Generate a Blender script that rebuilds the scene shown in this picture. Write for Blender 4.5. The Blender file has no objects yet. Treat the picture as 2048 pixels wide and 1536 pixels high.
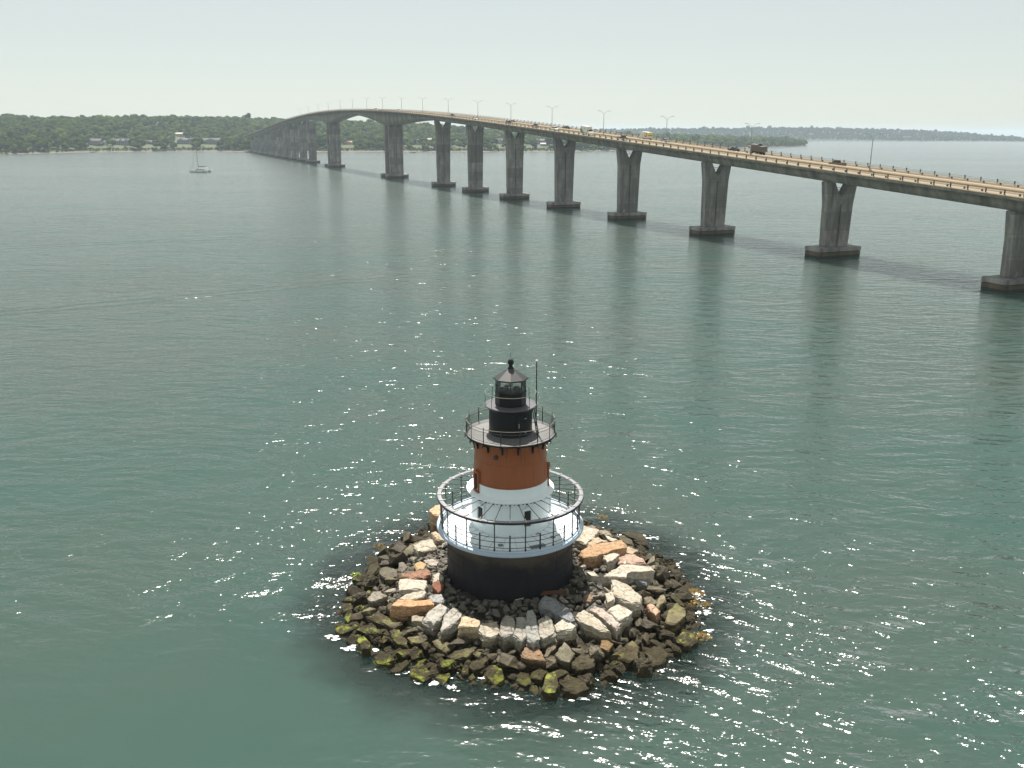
import bpy, bmesh, math, random
import numpy as np
from mathutils import Vector, Matrix, noise
R = math.radians
scene = bpy.context.scene
col = scene.collection

# ------------------------------------------------------------------ camera
F_PX, PITCH, CAM_H, ROLL = 1760.0, .279, 35.0, .004
cd = bpy.data.cameras.new('camera'); cam = bpy.data.objects.new('camera', cd); col.objects.link(cam)
cd.sensor_width = 36; cd.lens = 36*F_PX/2048; cd.clip_start = .5; cd.clip_end = 60000
cam.matrix_world = Matrix.Translation((0, 0, CAM_H)) @ Matrix.Rotation(math.pi/2-PITCH, 4, 'X') @ Matrix.Rotation(ROLL, 4, 'Z')
scene.camera = cam
# ------------------------------------------------------------------ world, sun, exposure
SUN_EL, SUN_AZ = 64.0, -8.0            # azimuth from +Y, negative = to the left
w = bpy.data.worlds.new('World'); scene.world = w; w.use_nodes = True
nt = w.node_tree; nt.nodes.clear()
sky = nt.nodes.new('ShaderNodeTexSky'); sky.sky_type = 'NISHITA'; sky.sun_disc = False
sky.sun_elevation = R(SUN_EL); sky.sun_rotation = R(SUN_AZ)
sky.air_density = .6; sky.dust_density = .9; sky.ozone_density = 1.5; sky.altitude = 0
bg = nt.nodes.new('ShaderNodeBackground'); bg.inputs['Strength'].default_value = .086
wo = nt.nodes.new('ShaderNodeOutputWorld')
tint = nt.nodes.new('ShaderNodeMix'); tint.data_type = 'RGBA'; tint.blend_type = 'MULTIPLY'; tint.inputs['Factor'].default_value = 1; tint.inputs[7].default_value = (1.0, .92, .83, 1)
nt.links.new(sky.outputs[0], tint.inputs[6]); veil = nt.nodes.new('ShaderNodeMix'); veil.data_type = 'RGBA'; veil.inputs['Factor'].default_value = .7; veil.inputs[7].default_value = (4.15, 4.4, 3.8, 1)   # thin summer haze veil
nt.links.new(tint.outputs[2], veil.inputs[6]); nt.links.new(veil.outputs[2], bg.inputs[0]); nt.links.new(bg.outputs[0], wo.inputs[0])
sd = bpy.data.lights.new('sun', 'SUN'); sd.energy = 4.5; sd.angle = R(.53); sd.color = (1, .945, .86)
sun = bpy.data.objects.new('sun', sd); col.objects.link(sun)
sdir = Vector((math.sin(R(SUN_AZ))*math.cos(R(SUN_EL)), math.cos(R(SUN_AZ))*math.cos(R(SUN_EL)), math.sin(R(SUN_EL))))
sun.rotation_euler = sdir.to_track_quat('Z', 'Y').to_euler(); sun.location = (0, 0, 300)
scene.view_settings.view_transform = 'Standard'; scene.view_settings.look = 'None'
scene.view_settings.exposure = 1.02; scene.view_settings.gamma = 1
HAZE = 9.5e-5

# ------------------------------------------------------------------ tags and helpers
def tag(o, label=None, cat=None, group=None, kind=None):
    if label: o['label'] = label
    if cat: o['category'] = cat
    if group: o['group'] = group
    if kind: o['kind'] = kind
    return o
def empty(name, loc=(0, 0, 0), rz=0):
    o = bpy.data.objects.new(name, None); col.objects.link(o)
    o.location = loc; o.rotation_euler = (0, 0, rz); return o
class MB:
    def __init__(s): s.v = []; s.f = []; s.m = []
    def add(s, vs, fs, mi=0):
        b = len(s.v); s.v += [tuple(v) for v in vs]
        for f in fs: s.f.append([i+b for i in f]); s.m.append(mi)
    def box(s, c, d, rz=0, mi=0, taper=1.0, M=None):
        x, y, z = d[0]/2, d[1]/2, d[2]/2; vs = []
        for k, t in ((-z, 1), (z, taper)):
            for i, j in ((-1, -1), (1, -1), (1, 1), (-1, 1)):
                p = Vector((i*x*t, j*y*t, k))
                if rz: p.rotate(Matrix.Rotation(rz, 3, 'Z'))
                p = p+Vector(c)
                vs.append(M @ p if M else p)
        s.add(vs, [(3, 2, 1, 0), (4, 5, 6, 7), (0, 1, 5, 4), (1, 2, 6, 5), (2, 3, 7, 6), (3, 0, 4, 7)], mi)
    def tube(s, a, b, r, n=8, r2=None, mi=0, cap=True):
        a = Vector(a); b = Vector(b); r2 = r if r2 is None else r2
        d = (b-a).normalized(); u = d.orthogonal().normalized(); v = d.cross(u)
        vs = []
        for p, q in ((a, r), (b, r2)):
            for i in range(n):
                t = 2*math.pi*i/n; vs.append(p+u*(q*math.cos(t))+v*(q*math.sin(t)))
        fs = [(i, (i+1) % n, n+(i+1) % n, n+i) for i in range(n)]
        if cap: fs += [tuple(range(n-1, -1, -1)), tuple(range(n, 2*n))]
        s.add(vs, fs, mi)
    def lathe(s, prof, n=64, a0=0, closed=False, cap=False, c=(0, 0), mi=0):
        m = len(prof); vs = []
        for i in range(n):
            t = a0+2*math.pi*i/n
            for r, z in prof: vs.append((c[0]+r*math.sin(t), c[1]-r*math.cos(t), z))
        fs = []
        for i in range(n):
            j = (i+1) % n
            for k in range(m if closed else m-1):
                l = (k+1) % m
                fs.append((i*m+k, j*m+k, j*m+l, i*m+l))
        if cap: fs.append(tuple(i*m+m-1 for i in range(n))); fs.append(tuple(i*m for i in range(n-1, -1, -1)))
        s.add(vs, fs, mi)
    def torus(s, r, z, t, n=64, k=6):
        s.lathe([(r+t*math.cos(2*math.pi*i/k), z+t*math.sin(2*math.pi*i/k)) for i in range(k)], n, closed=True)
    def build(s, name, mats, parent=None, smooth=False, bevel=0):
        me = bpy.data.meshes.new(name); me.from_pydata(s.v, [], s.f); me.update()
        if not isinstance(mats, (list, tuple)): mats = [mats]
        for m in mats: me.materials.append(m)
        if len(mats) > 1: me.polygons.foreach_set('material_index', s.m)
        bm = bmesh.new(); bm.from_mesh(me)
        if bevel:
            bmesh.ops.remove_doubles(bm, verts=bm.verts, dist=1e-5)
            bmesh.ops.bevel(bm, geom=[e for e in bm.edges if e.is_manifold and e.calc_face_angle(0) > .5], offset=bevel, segments=2, affect='EDGES', clamp_overlap=True)
        bmesh.ops.recalc_face_normals(bm, faces=bm.faces); bm.to_mesh(me); bm.free()
        if smooth:
            me.polygons.foreach_set('use_smooth', [True]*len(me.polygons))
            try: me.set_sharp_from_angle(angle=R(38))
            except Exception: pass
        o = bpy.data.objects.new(name, me); col.objects.link(o)
        if parent: o.parent = parent
        return o
def mesh_np(name, V, Fs, mat, smooth=False, parent=None):
    """V (n,3), Fs (m,k) arrays"""
    me = bpy.data.meshes.new(name); n, (m, k) = len(V), Fs.shape
    me.vertices.add(n); me.vertices.foreach_set('co', V.astype(np.float32).ravel())
    me.loops.add(m*k); me.loops.foreach_set('vertex_index', Fs.astype(np.int32).ravel())
    me.polygons.add(m); me.polygons.foreach_set('loop_start', np.arange(0, m*k, k, dtype=np.int32))
    if smooth: me.polygons.foreach_set('use_smooth', np.ones(m, dtype=bool))
    for q in (mat if isinstance(mat, (list, tuple)) else [mat]): me.materials.append(q)
    me.update(calc_edges=True); me.validate()
    o = bpy.data.objects.new(name, me); col.objects.link(o)
    if parent: o.parent = parent
    return o

# ------------------------------------------------------------------ materials
class NT:
    def __init__(s, name):
        s.m = bpy.data.materials.new(name); s.m.use_nodes = True; s.t = s.m.node_tree; s.t.nodes.clear()
        s.out = s.n('ShaderNodeOutputMaterial'); s.geo = s.n('ShaderNodeNewGeometry')
    def n(s, typ, **kw):
        o = s.t.nodes.new(typ)
        for k, v in kw.items(): setattr(o, k, v)
        return o
    def l(s, a, b): s.t.links.new(a, b)
    def setin(s, node, key, v):
        if hasattr(v, 'is_linked') or isinstance(v, bpy.types.NodeSocket): s.l(v, node.inputs[key])
        else: node.inputs[key].default_value = v
    def math(s, op, a, b=None, c=None, clamp=False):
        o = s.n('ShaderNodeMath', operation=op); o.use_clamp = clamp
        for i, v in enumerate((a, b, c)):
            if v is not None: s.setin(o, i, v)
        return o.outputs[0]
    def vmath(s, op, a, b=None):
        o = s.n('ShaderNodeVectorMath', operation=op); s.setin(o, 0, a)
        if b is not None: s.setin(o, 1, b)
        return o.outputs['Value'] if op in ('DOT_PRODUCT', 'LENGTH', 'DISTANCE') else o.outputs[0]
    def noise(s, vec, scale, detail=4, rough=.55, dist=0, out=0):
        o = s.n('ShaderNodeTexNoise'); s.l(vec, o.inputs['Vector']); o.inputs['Scale'].default_value = scale
        o.inputs['Detail'].default_value = detail; o.inputs['Roughness'].default_value = rough; o.inputs['Distortion'].default_value = dist
        return o.outputs[out]
    def mapv(s, vec, rot=(0, 0, 0), scale=(1, 1, 1), loc=(0, 0, 0)):
        o = s.n('ShaderNodeMapping'); s.l(vec, o.inputs['Vector']); o.inputs['Rotation'].default_value = rot
        o.inputs['Scale'].default_value = scale; o.inputs['Location'].default_value = loc; return o.outputs[0]
    def mix(s, fac, a, b, typ='MIX'):
        o = s.n('ShaderNodeMix', data_type='RGBA', blend_type=typ)
        s.setin(o, 'Factor', fac)
        for k, v in ((6, a), (7, b)):
            if isinstance(v, bpy.types.NodeSocket): s.l(v, o.inputs[k])
            else: o.inputs[k].default_value = (*v, 1) if len(v) == 3 else v
        return o.outputs[2]
    def ramp(s, fac, lo, hi):
        o = s.n('ShaderNodeMapRange'); o.interpolation_type = 'SMOOTHSTEP'; s.l(fac, o.inputs[0])
        o.inputs[1].default_value = lo; o.inputs[2].default_value = hi; return o.outputs[0]
    def bsdf(s, colr, rough=.6, metal=0, spec=None, bump=None, bd=.05, bs=1.0):
        b = s.n('ShaderNodeBsdfPrincipled')
        if isinstance(colr, bpy.types.NodeSocket): s.l(colr, b.inputs['Base Color'])
        else: b.inputs['Base Color'].default_value = (*colr, 1)
        s.setin(b, 'Roughness', rough); b.inputs['Metallic'].default_value = metal
        if spec is not None: b.inputs['Specular IOR Level'].default_value = spec
        if bump is not None:
            q = s.n('ShaderNodeBump'); q.inputs['Distance'].default_value = bd; q.inputs['Strength'].default_value = bs
            s.l(bump, q.inputs['Height']); s.l(q.outputs[0], b.inputs['Normal'])
        s.l(b.outputs[0], s.out.inputs[0]); return b
def simple(name, c, rough=.55, metal=0, var=.12, scale=3.0, bump=0.0, spec=None):
    t = NT(name); tc = t.n('ShaderNodeTexCoord').outputs['Object']
    n = t.noise(tc, scale, 5, .6)
    cc = t.mix(n, tuple(x*(1-var) for x in c), tuple(min(1, x*(1+var)) for x in c))
    t.bsdf(cc, rough, metal, spec, n if bump else None, bump or .01)
    return t.m
M = {}
M['white'] = simple('white_paint', (.71, .78, .82), .42, var=.06, scale=1.5)
t = NT('white_paint_worn'); tc = t.n('ShaderNodeTexCoord').outputs['Object']; n1 = t.noise(tc, 1.5, 5, .6); n2 = t.noise(t.mapv(tc, scale=(5, 5, .5)), 1.2, 4, .65); n3 = t.noise(tc, 4.5, 5, .7)
c = t.mix(n1, (.66, .73, .77), (.75, .81, .84)); c = t.mix(t.math('MULTIPLY', t.ramp(n2, .58, .8), .35), c, (.50, .47, .40)); c = t.mix(t.math('MULTIPLY', t.ramp(n3, .68, .74), .5), c, (.42, .28, .16))
t.bsdf(c, .45); M['white'] = t.m
M['black'] = simple('black_paint', (.012, .0125, .016), .42, var=.35, scale=2.5, bump=.004, spec=.22)
M['iron'] = simple('dark_iron', (.02, .021, .027), .45, var=.3, scale=6)
M['ringgrey'] = simple('ring_grey_paint', (.22, .225, .26), .5, var=.15, scale=3)
M['clip'] = simple('clip_tan', (.55, .48, .38), .6)
M['grime'] = simple('dark_recess', (.035, .03, .028), .5)
M['window_dark'] = simple('dark_window', (.03, .024, .02), .3, var=.5, scale=8)
M['deckgrey'] = simple('gallery_floor_grey', (.135, .135, .135), .6, var=.35, scale=1.6)
M['deckdark'] = simple('upper_gallery_grey', (.085, .085, .095), .5, var=.3, scale=2)
M['rooflead'] = simple('roof_dark', (.032, .031, .034), .45, var=.25, scale=4)
M['hatch'] = simple('hatch_grey', (.16, .18, .21), .5)
M['rust'] = simple('rusty_iron', (.32, .13, .04), .8)
M['concrete'] = None
# rust-red tower
t = NT('red_brown_paint'); tc = t.n('ShaderNodeTexCoord').outputs['Object']
n1 = t.noise(t.mapv(tc, scale=(1.5, 1.5, .5)), 1.2, 5, .6); n2 = t.noise(t.mapv(tc, scale=(6, 6, .6)), 1, 3)
c = t.mix(n1, (.205, .055, .015), (.30, .088, .025)); c = t.mix(t.ramp(n2, .62, .8), c, (.14, .036, .012))
sz_ = t.n('ShaderNodeSeparateXYZ'); t.l(tc, sz_.inputs[0]); st_ = t.noise(t.mapv(tc, scale=(9, 9, .35)), 1, 3, .6)
c = t.mix(t.math('MULTIPLY', t.ramp(st_, .56, .74), t.ramp(sz_.outputs[2], 10.2, 13.1)), c, (.085, .03, .012))
t.bsdf(c, .42, bump=n1, bd=.006); M['red'] = t.m
# caisson: black paint fading to grey-brown near the deck
t = NT('caisson_paint'); tc = t.n('ShaderNodeTexCoord').outputs['Object']; sx = t.n('ShaderNodeSeparateXYZ'); t.l(tc, sx.inputs[0])
n1 = t.noise(tc, .55, 6, .62); n2 = t.noise(t.mapv(tc, scale=(1, 1, .25)), 2.2, 5, .6)
fade = t.math('MULTIPLY', t.ramp(t.math('ADD', sx.outputs[2], t.math('MULTIPLY', n1, 2.4)), 5.2, 6.6), .75)
c = t.mix(n2, (.010, .0105, .014), (.022, .022, .026)); c = t.mix(fade, c, (.10, .08, .06))
t.bsdf(c, .6, bump=n2, bd=.012, spec=.2); M['caisson'] = t.m
# clear glass of the lantern
t = NT('lantern_glass'); g = t.n('ShaderNodeBsdfGlossy'); g.inputs['Roughness'].default_value = .03
tr = t.n('ShaderNodeBsdfTransparent'); tr.inputs[0].default_value = (.95, .97, .96, 1)
fr = t.n('ShaderNodeFresnel'); fr.inputs[0].default_value = 1.5
mx = t.n('ShaderNodeMixShader'); t.l(t.math('ADD', fr.outputs[0], .04), mx.inputs[0]); t.l(tr.outputs[0], mx.inputs[1]); t.l(g.outputs[0], mx.inputs[2]); t.l(mx.outputs[0], t.out.inputs[0]); M['glass'] = t.m
M['lens'] = simple('lens_glass', (.35, .42, .4), .08, .6)
# concrete for bridge
def concrete(name, base, pier=False):
    t = NT(name); tc = t.n('ShaderNodeTexCoord').outputs['Object']; sx = t.n('ShaderNodeSeparateXYZ'); t.l(tc, sx.inputs[0])
    rnd = t.n('ShaderNodeObjectInfo').outputs['Random']
    n1 = t.noise(t.mapv(tc, scale=(1, 1, .35)), .35, 6, .65); n2 = t.noise(tc, 1.6, 6, .7)
    c = t.mix(t.ramp(n1, .3, .7), tuple(x*.55 for x in base), tuple(x*1.3 for x in base))
    c = t.mix(t.math('MULTIPLY', t.ramp(n2, .5, .75), .35), c, tuple(x*.55 for x in base))
    if pier:
        cmb = t.n('ShaderNodeCombineXYZ')
        t.l(t.math('FLOOR', t.math('DIVIDE', t.math('ADD', sx.outputs[2], t.math('MULTIPLY', rnd, 5)), 5.2)), cmb.inputs[0])
        t.l(t.math('FLOOR', t.math('DIVIDE', sx.outputs[1], 4.4)), cmb.inputs[1]); t.l(rnd, cmb.inputs[2])
        wn = t.n('ShaderNodeTexWhiteNoise'); t.l(cmb.outputs[0], wn.inputs[0])
        c = t.mix(t.math('MULTIPLY', wn.outputs[0], .75), c, tuple(x*.42 for x in base))
        v = t.noise(t.vmath('ADD', tc, rnd), .42, 3, .5)
        lowz = t.ramp(sx.outputs[2], 8.5, 3)
        pat = t.math('MULTIPLY', t.ramp(t.math('MULTIPLY', v, lowz), .55, .57), .8)
        c = t.mix(pat, c, (.30, .30, .30))
        drk = t.ramp(t.noise(t.mapv(t.vmath('ADD', tc, t.mapv(rnd, scale=(60, 60, 60))), scale=(2, 2, .16)), .5, 4), .47, .62)
        c = t.mix(t.math('MULTIPLY', drk, .36), c, tuple(x*.33 for x in base))
        # form joints
        j = t.math('ABSOLUTE', t.math('SUBTRACT', t.math('FRACT', t.math('DIVIDE', sx.outputs[2], 5.2)), .5))
        c = t.mix(t.math('MULTIPLY', t.ramp(j, .012, .004), .6), c, tuple(x*.3 for x in base))
    t.bsdf(c, .85, bump=n2, bd=.03); return t.m
M['pier'] = concrete('pier_concrete', (.265, .255, .235), True)
M['girder'] = concrete('girder_concrete', (.20, .195, .165))
M['cap'] = concrete('footing_concrete', (.25, .24, .23))
M['groove'] = concrete('pier_groove', (.10, .093, .082))
M['capdark'] = concrete('footing_tidal_dark', (.035, .032, .022))
M['capbrown'] = concrete('footing_tidal_brown', (.10, .082, .045))
t = NT('road_surface'); tc = t.n('ShaderNodeTexCoord').outputs['Object']; n1 = t.noise(tc, .12, 5, .6); n2 = t.noise(tc, 2.5, 4)
t.bsdf(t.mix(n2, t.mix(n1, (.19, .145, .095), (.26, .205, .14)), (.21, .165, .11)), .8); M['road'] = t.m
M['parapet'] = simple('parapet_tan', (.31, .245, .165), .8, var=.15, scale=.7)
M['rail'] = simple('rail_tan', (.33, .27, .19), .6)
M['post'] = simple('rail_post_dark', (.045, .04, .038), .7)
M['paint'] = simple('lane_paint', (.6, .58, .5), .7)
M['lamp'] = simple('galvanised_pole', (.22, .24, .26), .5, .3)
M['tyre'] = simple('tyre', (.015, .015, .016), .8)
M['carglass'] = simple('car_glass', (.015, .02, .025), .12)
for k, v in dict(car_white=(.72, .73, .74), car_dark=(.018, .02, .025), car_red=(.23, .03, .02), car_gold=(.16, .105, .05), car_silver=(.42, .44, .46), car_brown=(.10, .06, .04)).items():
    M[k] = simple(k, v, .3, .0, var=.04)
M['box_white'] = simple('box_white', (.60, .60, .56), .5)
M['green'] = simple('swoosh_green', (.02, .19, .10), .5)
M['yellow'] = simple('emblem_yellow', (.72, .55, .05), .5)
M['navy'] = simple('emblem_navy', (.03, .04, .12), .5)
M['dump'] = simple('dump_body_grey', (.12, .105, .085), .7)
# rocks: base colour from the object's own colour, strata and weed by real height above the sea
def rockmat(name, from_obj=True, base=(.25, .23, .2)):
    t = NT(name); tc = t.n('ShaderNodeTexCoord').outputs['Object']; pos = t.geo.outputs['Position']
    sx = t.n('ShaderNodeSeparateXYZ'); t.l(pos, sx.inputs[0])
    oi = t.n('ShaderNodeObjectInfo')
    st = t.noise(t.mapv(pos, rot=(.3, .5, .7), scale=(1, 1, 7)), 1.3, 6, .62, 1.2)
    gr = t.noise(pos, 3.5, 8, .7); fi = t.noise(pos, 16, 6, .75)
    b = oi.outputs['Color'] if from_obj else None
    if b is None: b = base
    c = t.mix(t.math('MULTIPLY', t.ramp(gr, .35, .7), .75), b, t.mix(1.0, b, (.50, .46, .40), 'MULTIPLY'))
    c = t.mix(t.math('MULTIPLY', t.ramp(st, .52, .66), .55), c, t.mix(1.0, c, (.95, .78, .60), 'MULTIPLY'))
    c = t.mix(t.math('MULTIPLY', t.ramp(fi, .55, .8), .45), c, t.mix(1.0, c, (.35, .33, .30), 'MULTIPLY'))
    # cracks
    vo = t.n('ShaderNodeTexVoronoi', feature='DISTANCE_TO_EDGE'); t.l(t.vmath('ADD', t.mapv(pos, scale=(1, 1, 2.5)), t.mapv(t.noise(pos, 1.2, 3, out=1), scale=(.8, .8, .8))), vo.inputs['Vector']); vo.inputs['Scale'].default_value = .9
    c = t.mix(t.math('MULTIPLY', t.ramp(vo.outputs[0], .02, .006), .6), c, (.03, .028, .024))
    nz = t.noise(pos, .55, 5, .6); n3 = t.noise(pos, 6, 5, .7); n4 = t.noise(pos, 22, 3, .6)
    hz = t.math('ADD', sx.outputs[2], t.math('MULTIPLY', t.math('SUBTRACT', nz, .5), 1.6))
    wet = t.ramp(hz, 1.75, .95)
    weed = t.mix(n3, (.010, .008, .003), (.062, .047, .018)); weed = t.mix(t.ramp(n4, .52, .78), weed, (.11, .08, .028))
    wcol = t.mix(.72, c, t.mix(1.0, c, (.30, .25, .12), 'MULTIPLY'))
    c = t.mix(wet, c, wcol)
    wf = t.math('MULTIPLY', t.ramp(hz, 1.15, .45), t.ramp(t.math('ADD', n3, t.math('MULTIPLY', nz, .4)), .42, .66))
    c = t.mix(wf, c, weed)
    al = t.noise(pos, 1.1, 5, .65)
    nrm = t.n('ShaderNodeSeparateXYZ'); t.l(t.geo.outputs['Normal'], nrm.inputs[0])
    # green algae where the object's alpha says so, on upward faces near the water
    am = t.math('MULTIPLY', t.math('MULTIPLY', oi.outputs['Alpha'] if from_obj else t.math('MULTIPLY', 0, 0), t.ramp(t.math('ADD', t.math('ADD', al, t.math('MULTIPLY', n4, .25)), t.math('MULTIPLY', nrm.outputs[2], .16)), .76, .88)), t.ramp(sx.outputs[2], 1.7, .8))
    c = t.mix(am, c, t.mix(n3, (.06, .08, .008), (.30, .34, .02)))
    h = t.math('ADD', t.math('ADD', t.math('MULTIPLY', st, .6), gr), t.math('ADD', t.math('MULTIPLY', fi, .35), t.math('MULTIPLY', t.math('MULTIPLY', t.math('ADD', n3, n4), wf), 1.3)))
    ro = t.math('SUBTRACT', .85, t.math('MULTIPLY', wet, .3))
    t.bsdf(c, ro, bump=h, bd=.10, bs=.85, spec=.35); return t.m
M['rock'] = rockmat('rock'); M['rubble'] = rockmat('rubble_rock', False, (.15, .14, .12))
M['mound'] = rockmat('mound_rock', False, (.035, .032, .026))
M['wood'] = simple('weathered_wood', (.12, .055, .03), .85, var=.3, scale=5)
M['stick'] = simple('bleached_driftwood', (.45, .42, .38), .8)
M['weedtan'] = simple('golden_seaweed', (.20, .125, .025), .8, var=.5, scale=9, bump=.05)

# ------------------------------------------------------------------ picture ray -> world points (for measuring places once)
_c, _s = math.cos(PITCH), math.sin(PITCH)
def ray(px, py):
    X, Y = px-1024, py-768
    A = X*math.cos(ROLL)+Y*math.sin(ROLL); B = -X*math.sin(ROLL)+Y*math.cos(ROLL)
    return Vector((A, F_PX*_c-B*_s, -F_PX*_s-B*_c))
def ground(px, py, z=0.0):
    d = ray(px, py); l = (z-CAM_H)/d.z; return Vector((d.x*l, d.y*l, z))
def at_y(px, py, Y):
    d = ray(px, py); l = Y/d.y; return Vector((d.x*l, Y, CAM_H+d.z*l))
def project(x, y, z):
    z = z-CAM_H; d = y*_c-z*_s; v = -(y*_s+z*_c); A = F_PX*x/d; B = F_PX*v/d
    return 1024+A*math.cos(ROLL)-B*math.sin(ROLL), 768+A*math.sin(ROLL)+B*math.cos(ROLL)
LX, LY = -.1, 62.8

# ------------------------------------------------------------------ water
t = NT('sea_water'); pos = t.geo.outputs['Position']
xy = t.n('ShaderNodeSeparateXYZ'); t.l(pos, xy.inputs[0]); X, Y = xy.outputs[0], xy.outputs[1]
# crest direction about 33 degrees clockwise from +X (upper left to lower right)
A = R(30)
warp = t.vmath('ADD', pos, t.mapv(t.noise(pos, .06, 2, out=1), scale=(6, 6, 0)))
mp1 = t.mapv(warp, rot=(0, 0, A), scale=(.42, 1, 1)); mp2 = t.mapv(warp, rot=(0, 0, R(-14)), scale=(.45, 1, 1))
w1 = t.noise(mp1, .85, 2, .45); w2 = t.noise(mp2, .42, 1, .4); w3 = t.noise(t.mapv(pos, rot=(0, 0, R(20)), scale=(.55, 1, 1)), 2.3, 2, .5)
w4 = t.noise(mp1, .16, 2, .5)
hgt = t.math('ADD', t.math('ADD', t.math('MULTIPLY', w1, .36), t.math('MULTIPLY', w2, .50)), t.math('ADD', t.math('MULTIPLY', w3, .13), t.math('MULTIPLY', w4, .7)))
hgt = t.math('SUBTRACT', hgt, .84)      # waves about the mean level
# gusts and slicks (large, stretched)
gust = t.noise(t.mapv(pos, rot=(0, 0, R(-8)), scale=(.25, 1, 1)), .022, 4, .6, .6)
gustf = t.noise(t.mapv(pos, rot=(0, 0, R(-6)), scale=(.16, 1, 1)), .007, 4, .6, .6)
# sheltered water to the left-front of the island
shel = t.ramp(t.vmath('LENGTH', t.vmath('MULTIPLY', t.vmath('SUBTRACT', pos, (-22, 42, 0)), (.036, .055, 0))), .45, 1.25)
amp = t.math('MULTIPLY', t.math('ADD', .45, t.math('MULTIPLY', gust, 1.0)), t.math('ADD', .22, t.math('MULTIPLY', shel, .78)))
amp = t.math('MULTIPLY', amp, t.math('ADD', .55, t.math('MULTIPLY', gustf, .9)))
right_ = t.ramp(t.math('SUBTRACT', X, t.math('MULTIPLY', Y, .12)), -8, 12)      # the breeze reaches the right side more freely
near_ = t.ramp(Y, 110, 60)
hgt = t.math('MULTIPLY', hgt, t.math('MULTIPLY', t.math('MULTIPLY', amp, 1.1), t.math('SUBTRACT', t.math('ADD', .55, t.math('MULTIPLY', t.ramp(Y, 420, 150), .45)), t.math('MULTIPLY', t.math('MULTIPLY', t.ramp(Y, 62, 84), t.ramp(Y, 280, 150)), .17))))
def wake(P, Q, off, wd, a):
    P = Vector(P); Q = Vector(Q); d = (Q-P).normalized(); n = Vector((-d.y, d.x)); L = (Q-P).length
    wob = t.math('MULTIPLY', t.math('SUBTRACT', t.noise(pos, .07, 2), .5), 2.2)
    dn = t.math('ADD', t.math('SUBTRACT', t.vmath('DOT_PRODUCT', pos, (n.x, n.y, 0)), n.dot(P)+off), wob)
    al = t.math('SUBTRACT', t.vmath('DOT_PRODUCT', pos, (d.x, d.y, 0)), d.dot(P))
    g = t.math('EXPONENT', t.math('MULTIPLY', t.math('MULTIPLY', dn, dn), -1/(wd*wd)))
    fd = t.math('MULTIPLY', t.ramp(al, L+25, L-45), t.ramp(al, -90, -60))
    return t.math('MULTIPLY', t.math('MULTIPLY', g, fd), a)
wk = None
for P, Q, o_, wd, a_ in [((-100.7, 170), (-14, 226), 0, .95, .32), ((-100.7, 170), (-14, 226), 4.4, .95, .30), ((-100.7, 170), (-14, 226), 9.0, 1.2, .05),
                         ((-149.5, 273.6), (-62, 314), 0, 1.2, .27), ((-149.5, 273.6), (-62, 314), 6.8, 1.2, .2)]:
    q = wake(P, Q, o_, wd, a_); wk = q if wk is None else t.math('ADD', wk, q)
hgt = t.math('ADD', t.math('MULTIPLY', hgt, t.math('SUBTRACT', 1, t.math('MINIMUM', t.math('MULTIPLY', wk, 5.5), .85))), wk)
# steep-faced wind chop: crests run upper left to lower right, steep faces toward the lower left
def chop(L, A_, steep, rot, ns, off):
    g = (math.sin(rot), math.cos(rot), 0)
    ph = t.math('ADD', t.math('DIVIDE', t.vmath('DOT_PRODUCT', pos, g), L), t.math('MULTIPLY', t.noise(t.mapv(pos, loc=(off, 0, 0)), ns, 2, .45), 1.5))
    q = t.math('FRACT', ph); h_ = t.math('MINIMUM', t.math('DIVIDE', q, steep), t.math('DIVIDE', t.math('SUBTRACT', 1, q), 1-steep))
    h_ = t.math('SMOOTH_MIN', h_, .9, .25)
    m_ = t.ramp(t.noise(t.mapv(pos, rot=(0, 0, R(34)), scale=(.45, 1, 1), loc=(off, 5, 0)), .34/L**.5, 3, .6), .40, .66)
    return t.math('MULTIPLY', t.math('MULTIPLY', h_, m_), A_)
far_ = t.math('ADD', t.math('MULTIPLY', t.ramp(Y, 150, 75), .34), t.math('MULTIPLY', t.ramp(Y, 76, 50), .76))
reg = t.math('MULTIPLY', t.math('MULTIPLY', t.math('ADD', .10, t.math('MULTIPLY', right_, 1.0)), far_), shel)
hgt = t.math('ADD', hgt, t.math('MULTIPLY', reg, t.math('ADD', chop(1.9, .24, .30, R(34), .12, 0), t.math('ADD', chop(.75, .085, .33, R(30), .3, 40), chop(1.15, .11, .32, R(14), .2, 90)))))
bump = t.n('ShaderNodeBump'); bump.inputs['Strength'].default_value = 1; bump.inputs['Distance'].default_value = 1.0; t.l(hgt, bump.inputs['Height'])
# body colour of the water: green near, a little browner where sediment drifts
sed = t.noise(pos, .018, 4, .6)
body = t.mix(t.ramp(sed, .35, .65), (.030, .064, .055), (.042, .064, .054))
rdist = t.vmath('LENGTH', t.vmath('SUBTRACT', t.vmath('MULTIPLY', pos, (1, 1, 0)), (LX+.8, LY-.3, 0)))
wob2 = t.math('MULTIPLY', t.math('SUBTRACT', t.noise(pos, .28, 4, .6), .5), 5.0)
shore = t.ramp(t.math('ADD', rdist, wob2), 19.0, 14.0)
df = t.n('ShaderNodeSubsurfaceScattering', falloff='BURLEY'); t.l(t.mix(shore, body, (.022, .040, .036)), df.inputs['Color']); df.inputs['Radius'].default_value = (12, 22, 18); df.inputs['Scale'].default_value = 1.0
trn = t.n('ShaderNodeBsdfTransparent'); trn.inputs[0].default_value = (.55, .72, .62, 1)
mA = t.n('ShaderNodeMixShader'); t.l(t.math('MULTIPLY', shore, .45), mA.inputs[0]); t.l(df.outputs[0], mA.inputs[1]); t.l(trn.outputs[0], mA.inputs[2])
gl = t.n('ShaderNodeBsdfGlossy'); gl.inputs['Roughness'].default_value = .155; t.l(bump.outputs[0], gl.inputs['Normal'])
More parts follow.
